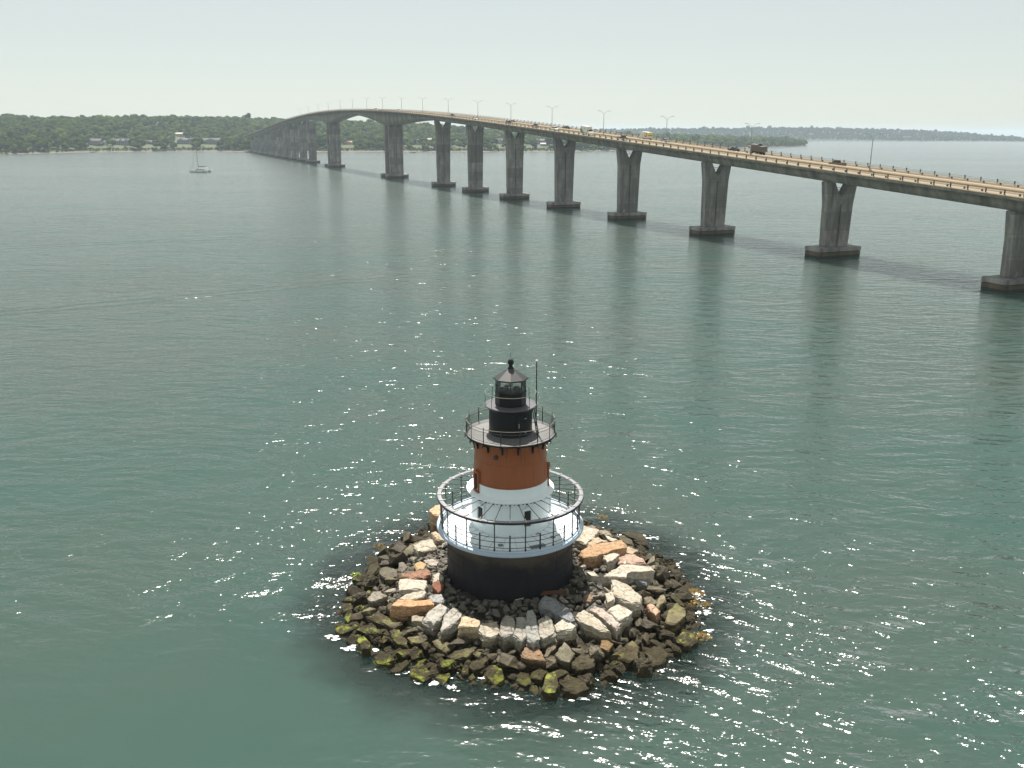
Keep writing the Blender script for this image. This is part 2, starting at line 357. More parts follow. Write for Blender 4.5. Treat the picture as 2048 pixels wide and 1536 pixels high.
fr = t.n('ShaderNodeFresnel'); fr.inputs[0].default_value = 1.333; t.l(bump.outputs[0], fr.inputs['Normal'])
mB = t.n('ShaderNodeMixShader'); t.l(fr.outputs[0], mB.inputs[0]); t.l(mA.outputs[0], mB.inputs[1]); t.l(gl.outputs[0], mB.inputs[2]); t.l(mB.outputs[0], t.out.inputs[0])
M['water'] = t.m
def grid(name, xs, ys, zf, mat, smooth=True):
    xx, yy = np.meshgrid(xs, ys); zz = zf(xx, yy); V = np.stack([xx.ravel(), yy.ravel(), zz.ravel()], 1)
    nx, ny = len(xs), len(ys); i = np.arange((ny-1)*(nx-1)); r, c_ = i//(nx-1), i % (nx-1); a = r*nx+c_
    return mesh_np(name, V, np.stack([a, a+1, a+nx+1, a+nx], 1), mat, smooth)
xs = np.array([-13500, -6000, -2500, -900, -300, -80, 0, 80, 300, 900, 2500, 6000, 13500.]); ys = np.array([-600, -100, 0, 50, 120, 300, 800, 2000, 5000, 9000, 15500.])
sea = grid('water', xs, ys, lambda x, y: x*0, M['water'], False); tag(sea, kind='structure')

# ------------------------------------------------------------------ lighthouse
LH = empty('lighthouse', (LX, LY, 0))
tag(LH, 'round lighthouse with black drum base, white deck, rust red tower and black lantern', 'lighthouse')
def ang(deg, r, z): t_ = R(deg); return Vector((r*math.sin(t_), -r*math.cos(t_), z))     # 0 deg faces the camera
b = MB()
prof = [(4.9, -1.0), (4.9, 5.25), (5.0, 5.55), (5.2, 5.72)]
b.lathe(prof, 96)
for z in (2.6, 3.55, 4.5): b.lathe([(4.9, z-.05), (4.93, z-.04), (4.93, z+.04), (4.9, z+.05)], 96)
for i in range(12):
    for z0, z1 in ((1.6, 2.55), (2.65, 3.5), (3.6, 4.45), (4.55, 5.2)):
        q = (z0 > 3)*15+i*30; a1 = ang(q, 4.905, z0); a2 = ang(q, 4.905, z1); b.tube(a1, a2, .018, 4)
b.build('drum_base', M['caisson'], LH, True)
b = MB(); b.lathe([(0, 6.02), (2.9, 6.02), (5.45, 5.99), (5.50, 5.98)], 96)
deck = b.build('lower_deck', M['white'], LH, True)
b = MB()
for i in range(30): a1 = ang(i*12+6, 3.05, 6.025); a2 = ang(i*12+6, 5.42, 5.998); b.tube(a1, a2, .012, 4)
b.build('deck_seam', M['ringgrey'], deck)
b = MB(); b.lathe([(5.44, 5.995), (5.66, 5.90), (5.70, 5.80), (5.66, 5.66), (5.18, 5.63)], 96)
b.lathe([(5.3, 6.0), (5.3, 6.05), (5.42, 6.05), (5.44, 5.99)], 96)
RIMM = simple('deck_rim_bluegrey', (.34, .42, .52), .45)
b.build('deck_rim', RIMM, LH, True)
b = MB(); b.lathe([(3.0, 6.0), (3.0, 8.82)], 72); b.lathe([(3.0, 6.02), (3.06, 6.03), (3.06, 6.16), (3.0, 6.18)], 72)
wall = b.build('lower_wall', M['white'], LH, True)
b = MB(); b.lathe([(3.0, 8.72), (3.30, 8.74), (3.36, 8.80), (3.36, 8.86), (3.28, 8.90), (3.05, 8.93), (2.84, 9.02)], 96)
for i in range(30):
    a1 = ang(i*12+6, 3.12, 8.66)
b.build('skirt_flange', M['white'], LH, True)
b = MB(); b.lathe([(2.86, 8.95), (2.84, 9.72)], 72); b.build('tower_white_band', M['white'], LH, True)
b = MB(); b.lathe([(2.845, 9.72), (2.87, 9.74), (2.87, 9.82), (2.82, 9.85), (2.74, 11.6), (2.71, 12.9), (2.78, 13.0), (2.78, 13.15)], 72)
for i in range(12): tower_seams = b.tube(ang(i*30+8, 2.83, 9.9), ang(i*30+8, 2.745, 11.55), .012, 4), b.tube(ang(i*30+23, 2.745, 11.5), ang(i*30+23, 2.715, 12.9), .012, 4)
for z in (11.45,): b.lathe([(2.74, z-.04), (2.765, z-.03), (2.765, z+.03), (2.74, z+.04)], 72)
tower = b.build('tower_red_section', M['red'], LH, True)
# windows / doors: frame, hood, dark leaf, in a radial frame
def opening(deg, r, z0, z1, wd, parent, mat, hood=True, leaf=M['window_dark'], name='window'):
    rot = Matrix.Rotation(R(deg), 4, 'Z'); h = z1-z0
    m = MB(); t_ = .09
    for sx_ in (-1, 1): m.box((sx_*(wd/2+t_/2), -(r+.02), (z0+z1)/2), (t_, .22, h+.1), M=rot)
    m.box((0, -(r+.02), z1+.08), (wd+2*t_+.04, .24, .12), M=rot)
    m.box((0, -(r+.04), z0-.06), (wd+2*t_+.08, .28, .10), M=rot)
    if hood:
        m.add([rot @ Vector(p) for p in [(-wd/2-.2, -(r-.1), z1+.14), (wd/2+.2, -(r-.1), z1+.14), (0, -(r-.1), z1+.36), (-wd/2-.2, -(r+.19), z1+.14), (wd/2+.2, -(r+.19), z1+.14), (0, -(r+.19), z1+.36)]],
              [(0, 1, 2), (3, 5, 4), (0, 3, 4, 1), (1, 4, 5, 2), (2, 5, 3, 0)])
    o = m.build(name, mat, parent)
    m = MB(); m.box((0, -(r-.02), (z0+z1)/2), (wd-.01, .10, h-.01), M=rot); m.build('leaf', leaf, o)
    m = MB(); m.box((0, -(r+.04), (z0+z1)/2), (.035, .03, h-.02), M=rot); m.box((0, -(r+.04), (z0+z1)/2), (wd-.02, .03, .035), M=rot); m.build('glazing_bar', M['iron'], o)
    return o
for dg in (-46, 24.7, 96, 168): opening(dg, 3.0, 6.82, 8.05, .56, LH, M['white'])
for dg in (-61, 92): opening(dg, 2.82, 9.12, 10.45, .52, LH, M['red'])
m = MB(); p1 = ang(-22.7, 2.70, 12.12); p2 = ang(-22.7, 2.79, 12.12); m.tube(p1, p2, .185, 24); m.tube(ang(-22.7, 2.76, 12.12), ang(-22.7, 2.82, 12.12), .13, 24); m.build('porthole', M['grime'], LH)
m = MB(); p1 = ang(-85, 2.70, 12.2); p2 = ang(-85, 2.79, 12.2); m.tube(p1, p2, .185, 24); m.build('porthole', M['grime'], LH)
# ring over the deck, posts, rods and rails
b = MB(); b.lathe([(5.31, 8.21), (5.58, 8.21), (5.60, 8.24), (5.60, 8.36), (5.57, 8.38), (5.31, 8.38)], 120, closed=True)
b.lathe([(5.60, 8.18), (5.63, 8.2), (5.63, 8.34), (5.6, 8.36)], 120, mi=1)
ring = b.build('canopy_ring', [M['ringgrey'], M['iron']], LH, True)
for i in range(30):
    dg = i*12; b = MB(); b.tube(ang(dg, 5.10, 8.41), ang(dg, 5.62, 8.41), .035, 5); b.build('ring_clip', M['clip'], ring)
for i in range(30):
    dg = i*12
    b = MB(); b.tube(ang(dg, 2.99, 8.60), ang(dg, 5.24, 8.33), .026, 6); b.box(ang(dg, 3.03, 8.60), (.12, .12, .16), rz=R(dg)); b.build('support_rod', M['iron'], LH)
b = MB()
for i in range(30): b.box(ang(i*12+6, 3.08, 8.66), (.09, .14, .10), rz=R(i*12+6))
b.build('flange_bracket', M['iron'], LH)
for i in range(30):
    dg = i*12; tall = i % 2 == 1; b = MB(); z1 = 8.18 if tall else 7.22
    b.tube(ang(dg, 5.36, 6.0), ang(dg, 5.36, z1), .042 if tall else .055, 8)
    b.tube(ang(dg, 5.36, 6.0), ang(dg, 5.36, 6.18), .085, 8, .06)
    if not tall: b.tube(ang(dg, 5.36, z1), ang(dg, 5.36, z1+.07), .065, 8, .02)
    else: b.box(ang(dg, 5.36, 8.12), (.14, .14, .1), rz=R(dg))
    b.build('canopy_post' if tall else 'railing_post', M['iron'], LH, True)
for z in (7.08, 6.72, 6.27):
    b = MB(); b.torus(5.36, z, .024, 120, 6); b.build('deck_rail', M['iron'], LH, True)
for dg, r_, s_ in ((-9, 4.4, .2), (47, 4.35, .2), (-120, 4.3, .2)): b = MB(); b.tube(ang(dg, r_, 6.0), ang(dg, r_, 6.05), s_, 24); b.build('deck_hatch', M['hatch'], LH)
b = MB(); q = R(24); b.box(ang(24, 4.95, 6.06), (1.15, .36, .07), rz=q); b.build('deck_plate', M['hatch'], LH)
b = MB(); b.add([ang(40, 3.1, 6.03), ang(42.5, 3.35, 6.03), ang(36, 3.2, 6.03), ang(44, 3.1, 6.03)], [(0, 2, 1), (0, 1, 3)]); b.build('rust_stain', M['rust'], deck)
# gallery
b = MB(); b.lathe([(2.70, 13.12), (3.30, 13.14), (3.40, 13.17), (3.42, 13.24), (3.42, 13.29), (3.38, 13.31)], 96); b.build('gallery_edge', M['black'], LH, True)
b = MB(); b.lathe([(0, 13.30), (3.385, 13.305)], 96); b.build('gallery_floor', M['deckgrey'], LH, True)
for i in range(15):
    dg = i*24+12; b = MB()
    b.box(ang(dg, 2.80, 12.78), (.10, .12, .70), rz=R(dg)); b.box(ang(dg, 3.05, 13.08), (.10, .62, .09), rz=R(dg))
    pts = [ang(dg, 2.86+.44*(1-math.cos(a_)), 12.62+.44*math.sin(a_)) for a_ in [j*math.pi/2/6 for j in range(7)]]
    for p_, q_ in zip(pts[:-1], pts[1:]): b.tube(p_, q_, .045, 6)
    b.tube(ang(dg, 2.80, 12.44), ang(dg, 2.80, 12.36), .06, 8, .02); b.build('gallery_bracket', M['black'], LH)
for i in range(15):
    dg = i*24+12; b = MB(); b.tube(ang(dg, 3.33, 13.2), ang(dg, 3.33, 14.42), .030, 8); b.tube(ang(dg, 3.33, 14.42), ang(dg, 3.33, 14.5), .045, 8, .01)
    b.tube(ang(dg, 3.43, 12.98), ang(dg, 3.43, 13.3), .035, 6); b.tube(ang(dg, 3.43, 12.98), ang(dg, 3.43, 12.9), .05, 6, .01)
    b.build('gallery_post', M['iron'], LH)
for z, rr in ((14.36, .026), (14.14, .017), (13.42, .017)):
    b = MB(); b.torus(3.33, z, rr, 120, 6); b.build('gallery_rail', M['iron'] if z < 14.3 else simple('worn_rail', (.16, .14, .11), .5), LH, True)
b = MB()
for i in range(195):
    dg = i*360/195; b.tube(ang(dg, 3.33, 13.42), ang(dg, 3.33, 14.14), .010, 4, cap=False)
tag(b.build('gallery_balusters', M['iron'], LH), kind='stuff')
# watch room drum
b = MB(); b.lathe([(1.64, 13.3), (1.66, 13.32), (1.66, 13.42), (1.62, 13.45), (1.62, 15.15), (1.70, 15.25), (1.70, 15.36)], 72); b.build('watch_room', M['black'], LH, True)
rot = Matrix.Rotation(R(30), 4, 'Z'); b = MB(); b.box((0, -1.635, 14.2), (.72, .07, 1.55), M=rot)
door = b.build('gallery_door', M['black'], LH, bevel=.01)
b = MB()
for z in (13.65, 14.75): b.box((.30, -1.69, z), (.16, .05, .07), M=rot)
b.build('hinge', M['ringgrey'], door)
b = MB(); b.tube(rot @ Vector((-.26, -1.71, 14.08)), rot @ Vector((-.26, -1.71, 14.42)), .022, 6); b.build('handle', M['clip'], door)
b = MB()
for s_ in (-.2, .2):
    rot2 = Matrix.Rotation(R(72), 4, 'Z')
    b.tube(rot2 @ Vector((s_, -2.15, 13.3)), rot2 @ Vector((s_, -1.75, 15.4)), .035, 6)
for k in range(7):
    f_ = (k+.5)/7; b.tube(rot2 @ Vector((-.2, -2.15+.4*f_, 13.3+2.1*f_)), rot2 @ Vector((.2, -2.15+.4*f_, 13.3+2.1*f_)), .02, 6)
b.build('ladder', M['iron'], LH)
b = MB(); b.lathe([(1.62, 15.34), (1.90, 15.38), (1.93, 15.42), (1.93, 15.47), (1.90, 15.49)], 72); b.lathe([(0, 15.485), (1.91, 15.488)], 72); b.build('upper_gallery', M['deckdark'], LH, True)
for dg in (-90, -47, 47, 90, 133, -133):
    b = MB(); b.tube(ang(dg, 1.90, 15.3), ang(dg, 1.90, 16.46), .018, 6); b.build('upper_post', M['iron'], LH)
b = MB(); b.torus(1.90, 16.44, .022, 96, 6); b.build('upper_rail', simple('worn_rail_light', (.20, .17, .12), .5), LH, True)
# lantern
A8 = R(0)
b = MB(); b.lathe([(1.16, 15.48), (1.16, 16.40), (1.20, 16.44), (1.20, 16.50), (1.06, 16.52)], 8, a0=A8); b.build('lantern_base', M['black'], LH)
b = MB(); b.lathe([(1.06, 16.52), (.0, 16.55)], 8, a0=A8); b.build('lantern_floor', M['grime'], LH)
b = MB(); b.lathe([(1.08, 16.52), (1.08, 17.46)], 8, a0=A8); b.build('lantern_glazing', M['glass'], LH)
for i in range(8):
    b = MB(); b.tube(ang(i*45, 1.11, 16.50), ang(i*45, 1.11, 17.50), .030, 6); b.build('lantern_mullion', M['iron'], LH)
b = MB(); b.lathe([(1.02, 17.44), (1.26, 17.40), (1.30, 17.46), (1.30, 17.52), (.22, 18.22), (.20, 18.30)], 8, a0=A8); b.build('lantern_roof', M['rooflead'], LH)
b = MB()
b.lathe([(.001, 18.2), (.24, 18.22), (.20, 18.30), (.15, 18.34), (.13, 18.48), (.18, 18.52), (.22, 18.62), (.23, 18.72), (.20, 18.84), (.13, 18.92), (.05, 18.95), (.001, 18.95)], 20)
b.tube((0, 0, 18.9), (0, 0, 19.40), .016, 6); b.build('finial', M['black'], LH, True)
b = MB(); b.lathe([(.001, 16.55), (.16, 16.56), (.16, 16.72), (.05, 16.74), (.001, 16.74)], 16); b.tube((0, 0, 16.6), (0, 0, 16.86), .05)
b.lathe([(.001, 16.84), (.14, 16.86), (.19, 16.98), (.17, 17.12), (.10, 17.18), (.001, 17.18)], 20); b.build('beacon_lens', M['lens'], LH, True)
b = MB()
for q_ in ((-.52, -.1, 16.6, .26), (.45, .12, 16.62, .26), (-.3, .45, 16.6, .2)): b.tube((q_[0], q_[1], 16.53), (q_[0], q_[1], q_[2]+.18), q_[3], 12, q_[3]*.8)
b.build('lantern_equipment', M['grime'], LH, True)
# mast
mx_, my_ = 1.93, .35
b = MB(); b.tube((mx_, my_, 13.3), (mx_, my_, 18.66), .050, 8, .042); mast = b.build('mast', M['iron'], LH, True)
b = MB(); b.tube((mx_, my_, 18.66), (mx_, my_, 18.76), .09, 10); b.build('mast_cap', M['box_white'], mast)
b = MB()
for z in (15.0, 13.9): b.tube((1.5, .2, z), (mx_, my_, z), .03, 6)
b.build('mast_clamp', M['iron'], mast)

# ------------------------------------------------------------------ island of rubble
OUT = [(-170, 12.9), (-154, 14.2), (-137, 13.4), (-122, 12.8), (-112, 13.0), (-99, 12.7), (-87, 13.3), (-78, 13.8), (-69, 14.2), (-56, 13.8), (-48, 14.8), (-37, 15.2), (-26, 15.3), (-7, 14.5), (6, 14.7), (22, 14.2), (37, 14.2), (57, 14.6), (90, 14.5), (118, 14.0), (132, 13.2), (150, 12.8), (171, 12.6)]
_a = np.array([o[0] for o in OUT]); _r = np.array([o[1] for o in OUT])
def rimr(x, y): return np.interp(np.degrees(np.arctan2(y, x)), _a, _r, period=360)
def mound(x, y):                         # local coords about the tower
    r = np.hypot(x, y)*14.0/rimr(x, y)
    return np.interp(r, [0, 5, 7.5, 9, 10.5, 12, 13.6, 16, 20, 26], [1.75, 1.65, 1.4, 1.05, .55, .15, -.25, -1.1, -2.3, -3.2])
n_ = 150; xs = np.linspace(-27, 27, n_); XX, YY = np.meshgrid(xs, xs); ZZ = mound(XX, YY)
for i in range(n_):
    for j in range(n_): ZZ[i, j] += .35*noise.fractal(Vector((XX[i, j]*.9, YY[i, j]*.9, 3)), 1, 2, 4)
V = np.stack([XX.ravel()+LX, YY.ravel()+LY, ZZ.ravel()], 1); i_ = np.arange((n_-1)**2); a_ = (i_//(n_-1))*n_+i_ % (n_-1)
mo = mesh_np('ground', V, np.stack([a_, a_+1, a_+n_+1, a_+n_], 1), M['mound'], False); tag(mo, kind='structure')

def rough_bm(bm, amp, freq, seed, cuts=2):
    bmesh.ops.triangulate(bm, faces=[f for f in bm.faces if len(f.verts) > 4])
    bmesh.ops.subdivide_edges(bm, edges=bm.edges[:], cuts=cuts, use_grid_fill=True)
    bm.normal_update()
    for v in bm.verts:
        p = v.co; d = noise.noise_vector(Vector((p.x*freq+seed*7.3, p.y*freq, p.z*freq*1.8)))
        d2 = noise.noise_vector(Vector((p.x*freq*3.1+seed, p.y*freq*3.1, p.z*freq*5)))
        v.co = p+d*amp+d2*amp*.38
def to_obj(bm, name, mat, sharp=24):
    bmesh.ops.recalc_face_normals(bm, faces=bm.faces); me = bpy.data.meshes.new(name); bm.to_mesh(me); bm.free(); me.materials.append(mat)
    if sharp: me.polygons.foreach_set('use_smooth', [True]*len(me.polygons)); me.set_sharp_from_angle(angle=R(sharp))
    o = bpy.data.objects.new(name, me); col.objects.link(o); return o
# prominent rocks. polygons of their upper faces measured in picture crops: (crop, points, height above mound, thickness, outward tilt, colour, algae, label)
CR = {'3': (650, 980, 5.12), '4': (1020, 1000, 4.876), '5': (650, 1150, 5.12), '6': (1020, 1180, 4.876)}
PALE, PALE2, GREY, DGREY = (.42, .385, .32), (.48, .44, .375), (.37, .355, .325), (.22, .22, .22)
TAN, ORANGE, PINK, OLIVE, BROWN, RED = (.42, .34, .25), (.50, .30, .17), (.40, .29, .23), (.17, .145, .085), (.14, .11, .065), (.20, .085, .05)
PR = [
 ('3', [(900, 570), (985, 520), (1090, 510), (1150, 590), (1060, 612), (960, 640)], .8, 1.0, .05, PALE, 0, 'pale slab with a ragged front edge at the drum, upper left of the island'),
 ('3', [(700, 700), (870, 570), (1000, 512), (935, 610), (760, 735)], .45, 1.0, .15, (.26, .23, .17), .1, 'long smooth brown-grey slab slanting down to the water, upper left'),
 ('3', [(1080, 440), (1130, 422), (1250, 480), (1270, 530), (1150, 512)], .8, 1.0, .1, TAN, 0, 'tan wedge of rock just under the left edge of the white deck'),
 ('3', [(1068, 210), (1130, 160), (1180, 145), (1210, 205), (1170, 262), (1100, 250)], 2.4, 2.6, 0, (.50, .36, .24), 0, 'tall upright peach-topped rock behind the left side of the deck'),
 ('3', [(560, 795), (640, 788), (745, 830), (740, 885), (650, 915), (560, 870)], .6, .9, .1, (.17, .155, .125), .15, 'dark brown boulder at left between weed and the reddish slab'),
 ('3', [(755, 752), (800, 745), (840, 800), (785, 850), (755, 812)], .6, .8, .1, (.19, .17, .15), 0, 'small dark grey block above the reddish slab at left'),
 ('3', [(780, 885), (830, 850), (950, 825), (1060, 820), (1082, 868), (1000, 903), (880, 902)], .75, .9, .05, (.27, .15, .10), 0, 'long reddish brown slab at the left, behind the big white block'),
 ('3', [(765, 912), (880, 908), (1050, 932), (1000, 1028), (870, 1018), (770, 1020)], .85, 1.1, .03, PALE2, 0, 'large white cracked block on the left of the drum'),
 ('3', [(752, 1120), (820, 1070), (920, 1045), (1022, 1025), (1036, 1052), (990, 1108), (900, 1120)], .8, 1.0, .05, PALE, 0, 'pale pointed slab lying just behind the orange slab'),
 ('3', [(668, 1185), (740, 1125), (900, 1128), (1080, 1120), (1122, 1175), (1000, 1190), (830, 1205)], 1.05, 1.5, .05, ORANGE, 0, 'bright orange topped slab with a dark side face, left front'),
 ('3', [(430, 1125), (490, 1048), (570, 1042), (650, 1088), (600, 1118), (480, 1145)], .95, 1.4, .1, (.27, .25, .21), 0, 'peaked grey boulder on the far left among dark weed'),
 ('3', [(1005, 1340), (1070, 1240), (1180, 1160), (1268, 1205), (1222, 1270), (1110, 1375)], 1.0, 1.1, .14, GREY, 0, 'large flat grey slab right beside the orange slab'),
 ('3', [(1188, 1425), (1220, 1280), (1320, 1195), (1400, 1270), (1370, 1340), (1200, 1450)], 1.0, 1.2, .16, GREY, 0, 'kite shaped grey slab, second to the right of the orange slab'),
 ('3', [(1365, 1398), (1400, 1295), (1585, 1340), (1568, 1412)], 1.15, 1.7, .05, (.50, .40, .28), 0, 'tall square block with a tan top and grey front, lower left of the drum'),
 ('5', [(1563, 570), (1600, 492), (1760, 482), (1788, 600), (1700, 640), (1620, 622)], .95, 1.0, .1, PALE, 0, 'white rounded slab to the right of the tall square block'),
 ('3', [(890, 1300), (920, 1285), (1012, 1300), (992, 1360), (900, 1352)], .7, .7, .1, PALE, 0, 'small pale block below the right end of the orange slab'),
 ('3', [(1100, 862), (1180, 850), (1212, 900), (1180, 950), (1110, 945)], .55, .7, .05, PALE, 0, 'small pale grey block by the left foot of the drum'),
 ('3', [(1100, 975), (1150, 910), (1200, 940), (1212, 1000), (1160, 1052)], .7, .7, .1, RED, 0, 'rust red broken rock close to the left foot of the drum'),
 ('3', [(1062, 1085), (1120, 1065), (1190, 1070), (1228, 1120), (1200, 1165), (1100, 1150)], .6, .8, .05, (.30, .31, .31), 0, 'blue-grey block beside the right end of the pale pointed slab'),
 ('3', [(915, 770), (975, 725), (1035, 765), (1010, 825), (940, 830)], .5, .6, .1, (.38, .28, .16), 0, 'golden brown striped block above the reddish slab'),
 ('3', [(1010, 725), (1080, 710), (1160, 735), (1150, 775), (1060, 780)], .5, .5, .1, (.38, .34, .29), 0, 'flat buff rock against the left side of the drum'),
 ('5', [(410, 425), (560, 402), (660, 420), (790, 488), (700, 548), (490, 465)], .5, 1.0, .18, (.19, .16, .10), .75, 'long olive brown slab with green fringe in front of the orange slab'),
 ('5', [(830, 642), (950, 622), (1042, 660), (1020, 690), (900, 702)], .55, .8, .15, (.30, .26, .19), .35, 'flat buff topped rock in the left front with green below it'),
 ('5', [(655, 580), (700, 560), (760, 565), (832, 660), (835, 735), (740, 710), (680, 640)], .55, 1.0, .2, (.20, .17, .10), .9, 'brown ledge rock with a green streak in the left front'),
 ('5', [(328, 690), (345, 640), (400, 632), (462, 700), (455, 760), (380, 770)], .75, 1.4, .2, (.13, .12, .05), 1, 'upright egg shaped boulder with green cap at the left front waterline'),
 ('5', [(105, 560), (170, 512), (260, 498), (340, 530), (230, 590), (150, 606)], .35, .8, .15, (.11, .11, .04), 1, 'low wedge rock with bright green top, leftmost point of the island'),
 ('5', [(165, 330), (190, 292), (265, 290), (285, 345), (200, 375)], .5, .8, .1, (.10, .12, .03), 1, 'round bright green rock on the left waterline, upper of two'),
 ('5', [(205, 430), (215, 392), (268, 388), (275, 465), (228, 492)], .4, .8, .15, (.10, .12, .03), 1, 'oval bright green rock on the left waterline, lower of two'),
 ('5', [(488, 840), (590, 778), (660, 800), (712, 870), (640, 915), (530, 895)], .5, 1.0, .25, (.12, .12, .04), 1, 'broad dome of green and brown weed at the left front waterline'),
 ('5', [(672, 975), (760, 900), (850, 888), (845, 930), (790, 975), (700, 995)], .4, .9, .25, (.12, .12, .04), 1, 'green rimmed pointed rock right of the broad green dome'),
 ('5', [(880, 950), (960, 890), (1040, 930), (1090, 1020), (1000, 1090), (870, 1040)], .5, 1.0, .25, (.12, .11, .05), 1, 'wide weedy boulder with green patches on the front waterline'),
 ('5', [(1395, 960), (1425, 930), (1463, 932), (1466, 1010), (1412, 1022)], .5, .8, .2, (.15, .17, .03), 1, 'small yellow-green rock standing on the front waterline'),
 ('5', [(1470, 1052), (1510, 1012), (1542, 1050), (1492, 1086)], .35, .6, .2, (.12, .15, .03), 1, 'smallest bright green rock on the front waterline'),
 ('5', [(1660, 950), (1740, 925), (1815, 960), (1830, 1080), (1740, 1130), (1660, 1070)], .55, 1.0, .3, (.13, .11, .06), .8, 'knobbly olive boulder at the front waterline under the square block'),
 ('5', [(1110, 680), (1160, 655), (1250, 690), (1325, 735), (1240, 800), (1150, 740)], .5, .9, .2, (.27, .24, .18), .15, 'cracked buff rock below the kite shaped slab'),
 ('5', [(1270, 830), (1340, 780), (1500, 745), (1540, 775), (1450, 840), (1300, 872)], .5, .8, .15, (.20, .18, .12), .2, 'long low dark grey rock below the tall square block'),
 ('5', [(1470, 940), (1520, 880), (1620, 845), (1665, 880), (1600, 960), (1520, 985)], .5, 1.0, .2, (.15, .13, .08), .15, 'humped brown rock in the front, left of the knobbly olive boulder'),
 ('5', [(1785, 600), (1792, 500), (1850, 405), (1942, 440), (1935, 615), (1835, 640)], 1.0, 1.1, .1, (.33, .31, .28), 0, 'grey slab with a pale foot, first in the row in front of the drum'),
 ('6', [(40, 450), (62, 272), (150, 268), (172, 440), (110, 500)], 1.0, 1.1, .12, (.33, .32, .29), 0, 'upright grey slab with brown pitted end, middle of the front row'),
 ('6', [(168, 470), (162, 205), (212, 188), (250, 250), (292, 480), (230, 510)], 1.0, 1.1, .12, (.31, .31, .30), 0, 'narrowest and longest grey slab of the front row'),
 ('6', [(290, 460), (272, 305), (350, 248), (415, 300), (440, 430), (330, 480)], 1.05, 1.2, .12, (.35, .33, .29), 0, 'broad grey slab with a lit tan band, right end of the front row'),
 ('6', [(430, 335), (510, 285), (560, 300), (645, 355), (600, 390), (460, 398)], 1.0, 1.5, .05, PALE2, 0, 'pale topped block with a dark front, right of the front row'),
 ('6', [(278, 115), (340, 48), (450, 100), (565, 175), (632, 290), (570, 305), (380, 190), (310, 185)], .75, .8, .05, (.24, .25, .27), 0, 'long blue-grey slab lying in the tower shadow at the drum'),
 ('6', [(638, 245), (720, 188), (830, 262), (985, 412), (880, 400), (700, 320)], 1.0, 1.1, .12, PALE, 0, 'long white slab pointing to the lower right, right front'),
 ('6', [(765, 195), (822, 150), (900, 190), (1005, 250), (1092, 312), (1035, 385), (945, 320), (850, 235)], .95, 1.2, .12, (.42, .37, .33), 0, 'weathered pinkish grey slab between two white slabs, right front'),
 ('6', [(950, 195), (1062, 143), (1195, 212), (1160, 262), (1065, 302), (985, 225)], 1.1, 1.2, .08, PALE2, 0, 'flat bright white block at the right front'),
 ('4', [(990, 775), (1030, 775), (1095, 802), (1200, 870), (1285, 935), (1270, 1000), (1190, 1015), (1015, 925)], 1.2, 1.1, .08, PALE, 0, 'largest pale slab on the right side, with a short black crack'),
 ('4', [(990, 695), (1080, 632), (1370, 650), (1405, 692), (1135, 712), (1132, 760), (1020, 752), (905, 745)], 1.3, 1.0, .03, PALE2, 0, 'white overhanging slab with a gull on it, right side'),
 ('4', [(1198, 765), (1220, 722), (1260, 703), (1345, 710), (1372, 765), (1330, 818), (1222, 800)], 1.0, 1.2, .05, (.25, .26, .27), 0, 'rounded blue-grey boulder under the white overhanging slab'),
 ('4', [(678, 505), (760, 455), (930, 412), (1095, 394), (1135, 435), (1110, 475), (980, 498), (850, 552), (715, 560)], 1.15, 1.4, .05, (.40, .26, .155), 0, 'long rounded orange-brown boulder at the upper right of the drum'),
 ('4', [(740, 410), (790, 375), (850, 365), (950, 400), (850, 430), (770, 450)], 1.0, .9, .05, TAN, 0, 'tan rock tucked behind the long orange-brown boulder'),
 ('4', [(636, 385), (710, 248), (868, 288), (795, 385), (740, 432)], 1.1, 1.0, .1, PALE, 0, 'pale flat slab under the right edge of the white deck'),
 ('4', [(912, 550), (1010, 513), (1067, 535), (1005, 590), (950, 605)], 1.0, 1.2, .05, PALE2, 0, 'small white square block in front of the orange-brown boulder'),
 ('4', [(1025, 580), (1100, 528), (1200, 535), (1290, 560), (1325, 612), (1180, 632), (1060, 622)], .9, 1.0, .05, PINK, 0, 'pink rounded boulder at right behind the overhanging slab'),
 ('4', [(1083, 490), (1160, 448), (1250, 490), (1200, 530), (1110, 522)], .85, .9, .05, TAN, 0, 'tan rock above the pink boulder on the right'),
 ('4', [(858, 300), (930, 288), (1005, 350), (950, 352), (890, 330)], .9, .8, .05, (.36, .32, .26), 0, 'narrow buff slab at the upper right near the deck'),
 ('4', [(915, 350), (960, 355), (1060, 395), (1000, 402)], .95, .6, .05, PALE2, 0, 'thin white splinter above the orange-brown boulder'),
 ('4', [(1090, 330), (1150, 310), (1285, 328), (1355, 412), (1255, 400)], .35, .9, .2, (.10, .085, .06), .1, 'long dark weathered slab on the upper right waterline'),
 ('4', [(1045, 360), (1100, 350), (1185, 385), (1205, 440), (1140, 425)], .7, .8, .1, (.27, .24, .19), .05, 'ribbed grey-brown rock right of the orange-brown boulder'),
 ('4', [(1508, 1195), (1545, 1080), (1625, 1008), (1702, 1060), (1705, 1140), (1620, 1215)], .9, 1.5, .1, (.25, .22, .13), .45, 'big smooth olive boulder at the right, beside the water'),
 ('4', [(1330, 1042), (1368, 1008), (1462, 1080), (1430, 1130)], 1.1, 1.5, .05, (.46, .31, .22), 0, 'rock with a pink top and dark tall side left of the olive boulder'),
 ('4', [(1615, 1340), (1700, 1278), (1800, 1305), (1835, 1372), (1745, 1425), (1640, 1390)], .7, 1.4, .1, (.15, .13, .06), .9, 'weedy boulder with a yellow-green streak at the right waterline'),
 ('6', [(972, 655), (1100, 562), (1195, 500), (1258, 540), (1240, 670), (1150, 702), (1050, 648)], .75, 1.4, .15, (.23, .19, .11), .2, 'large olive ridge backed boulder at the lower right'),
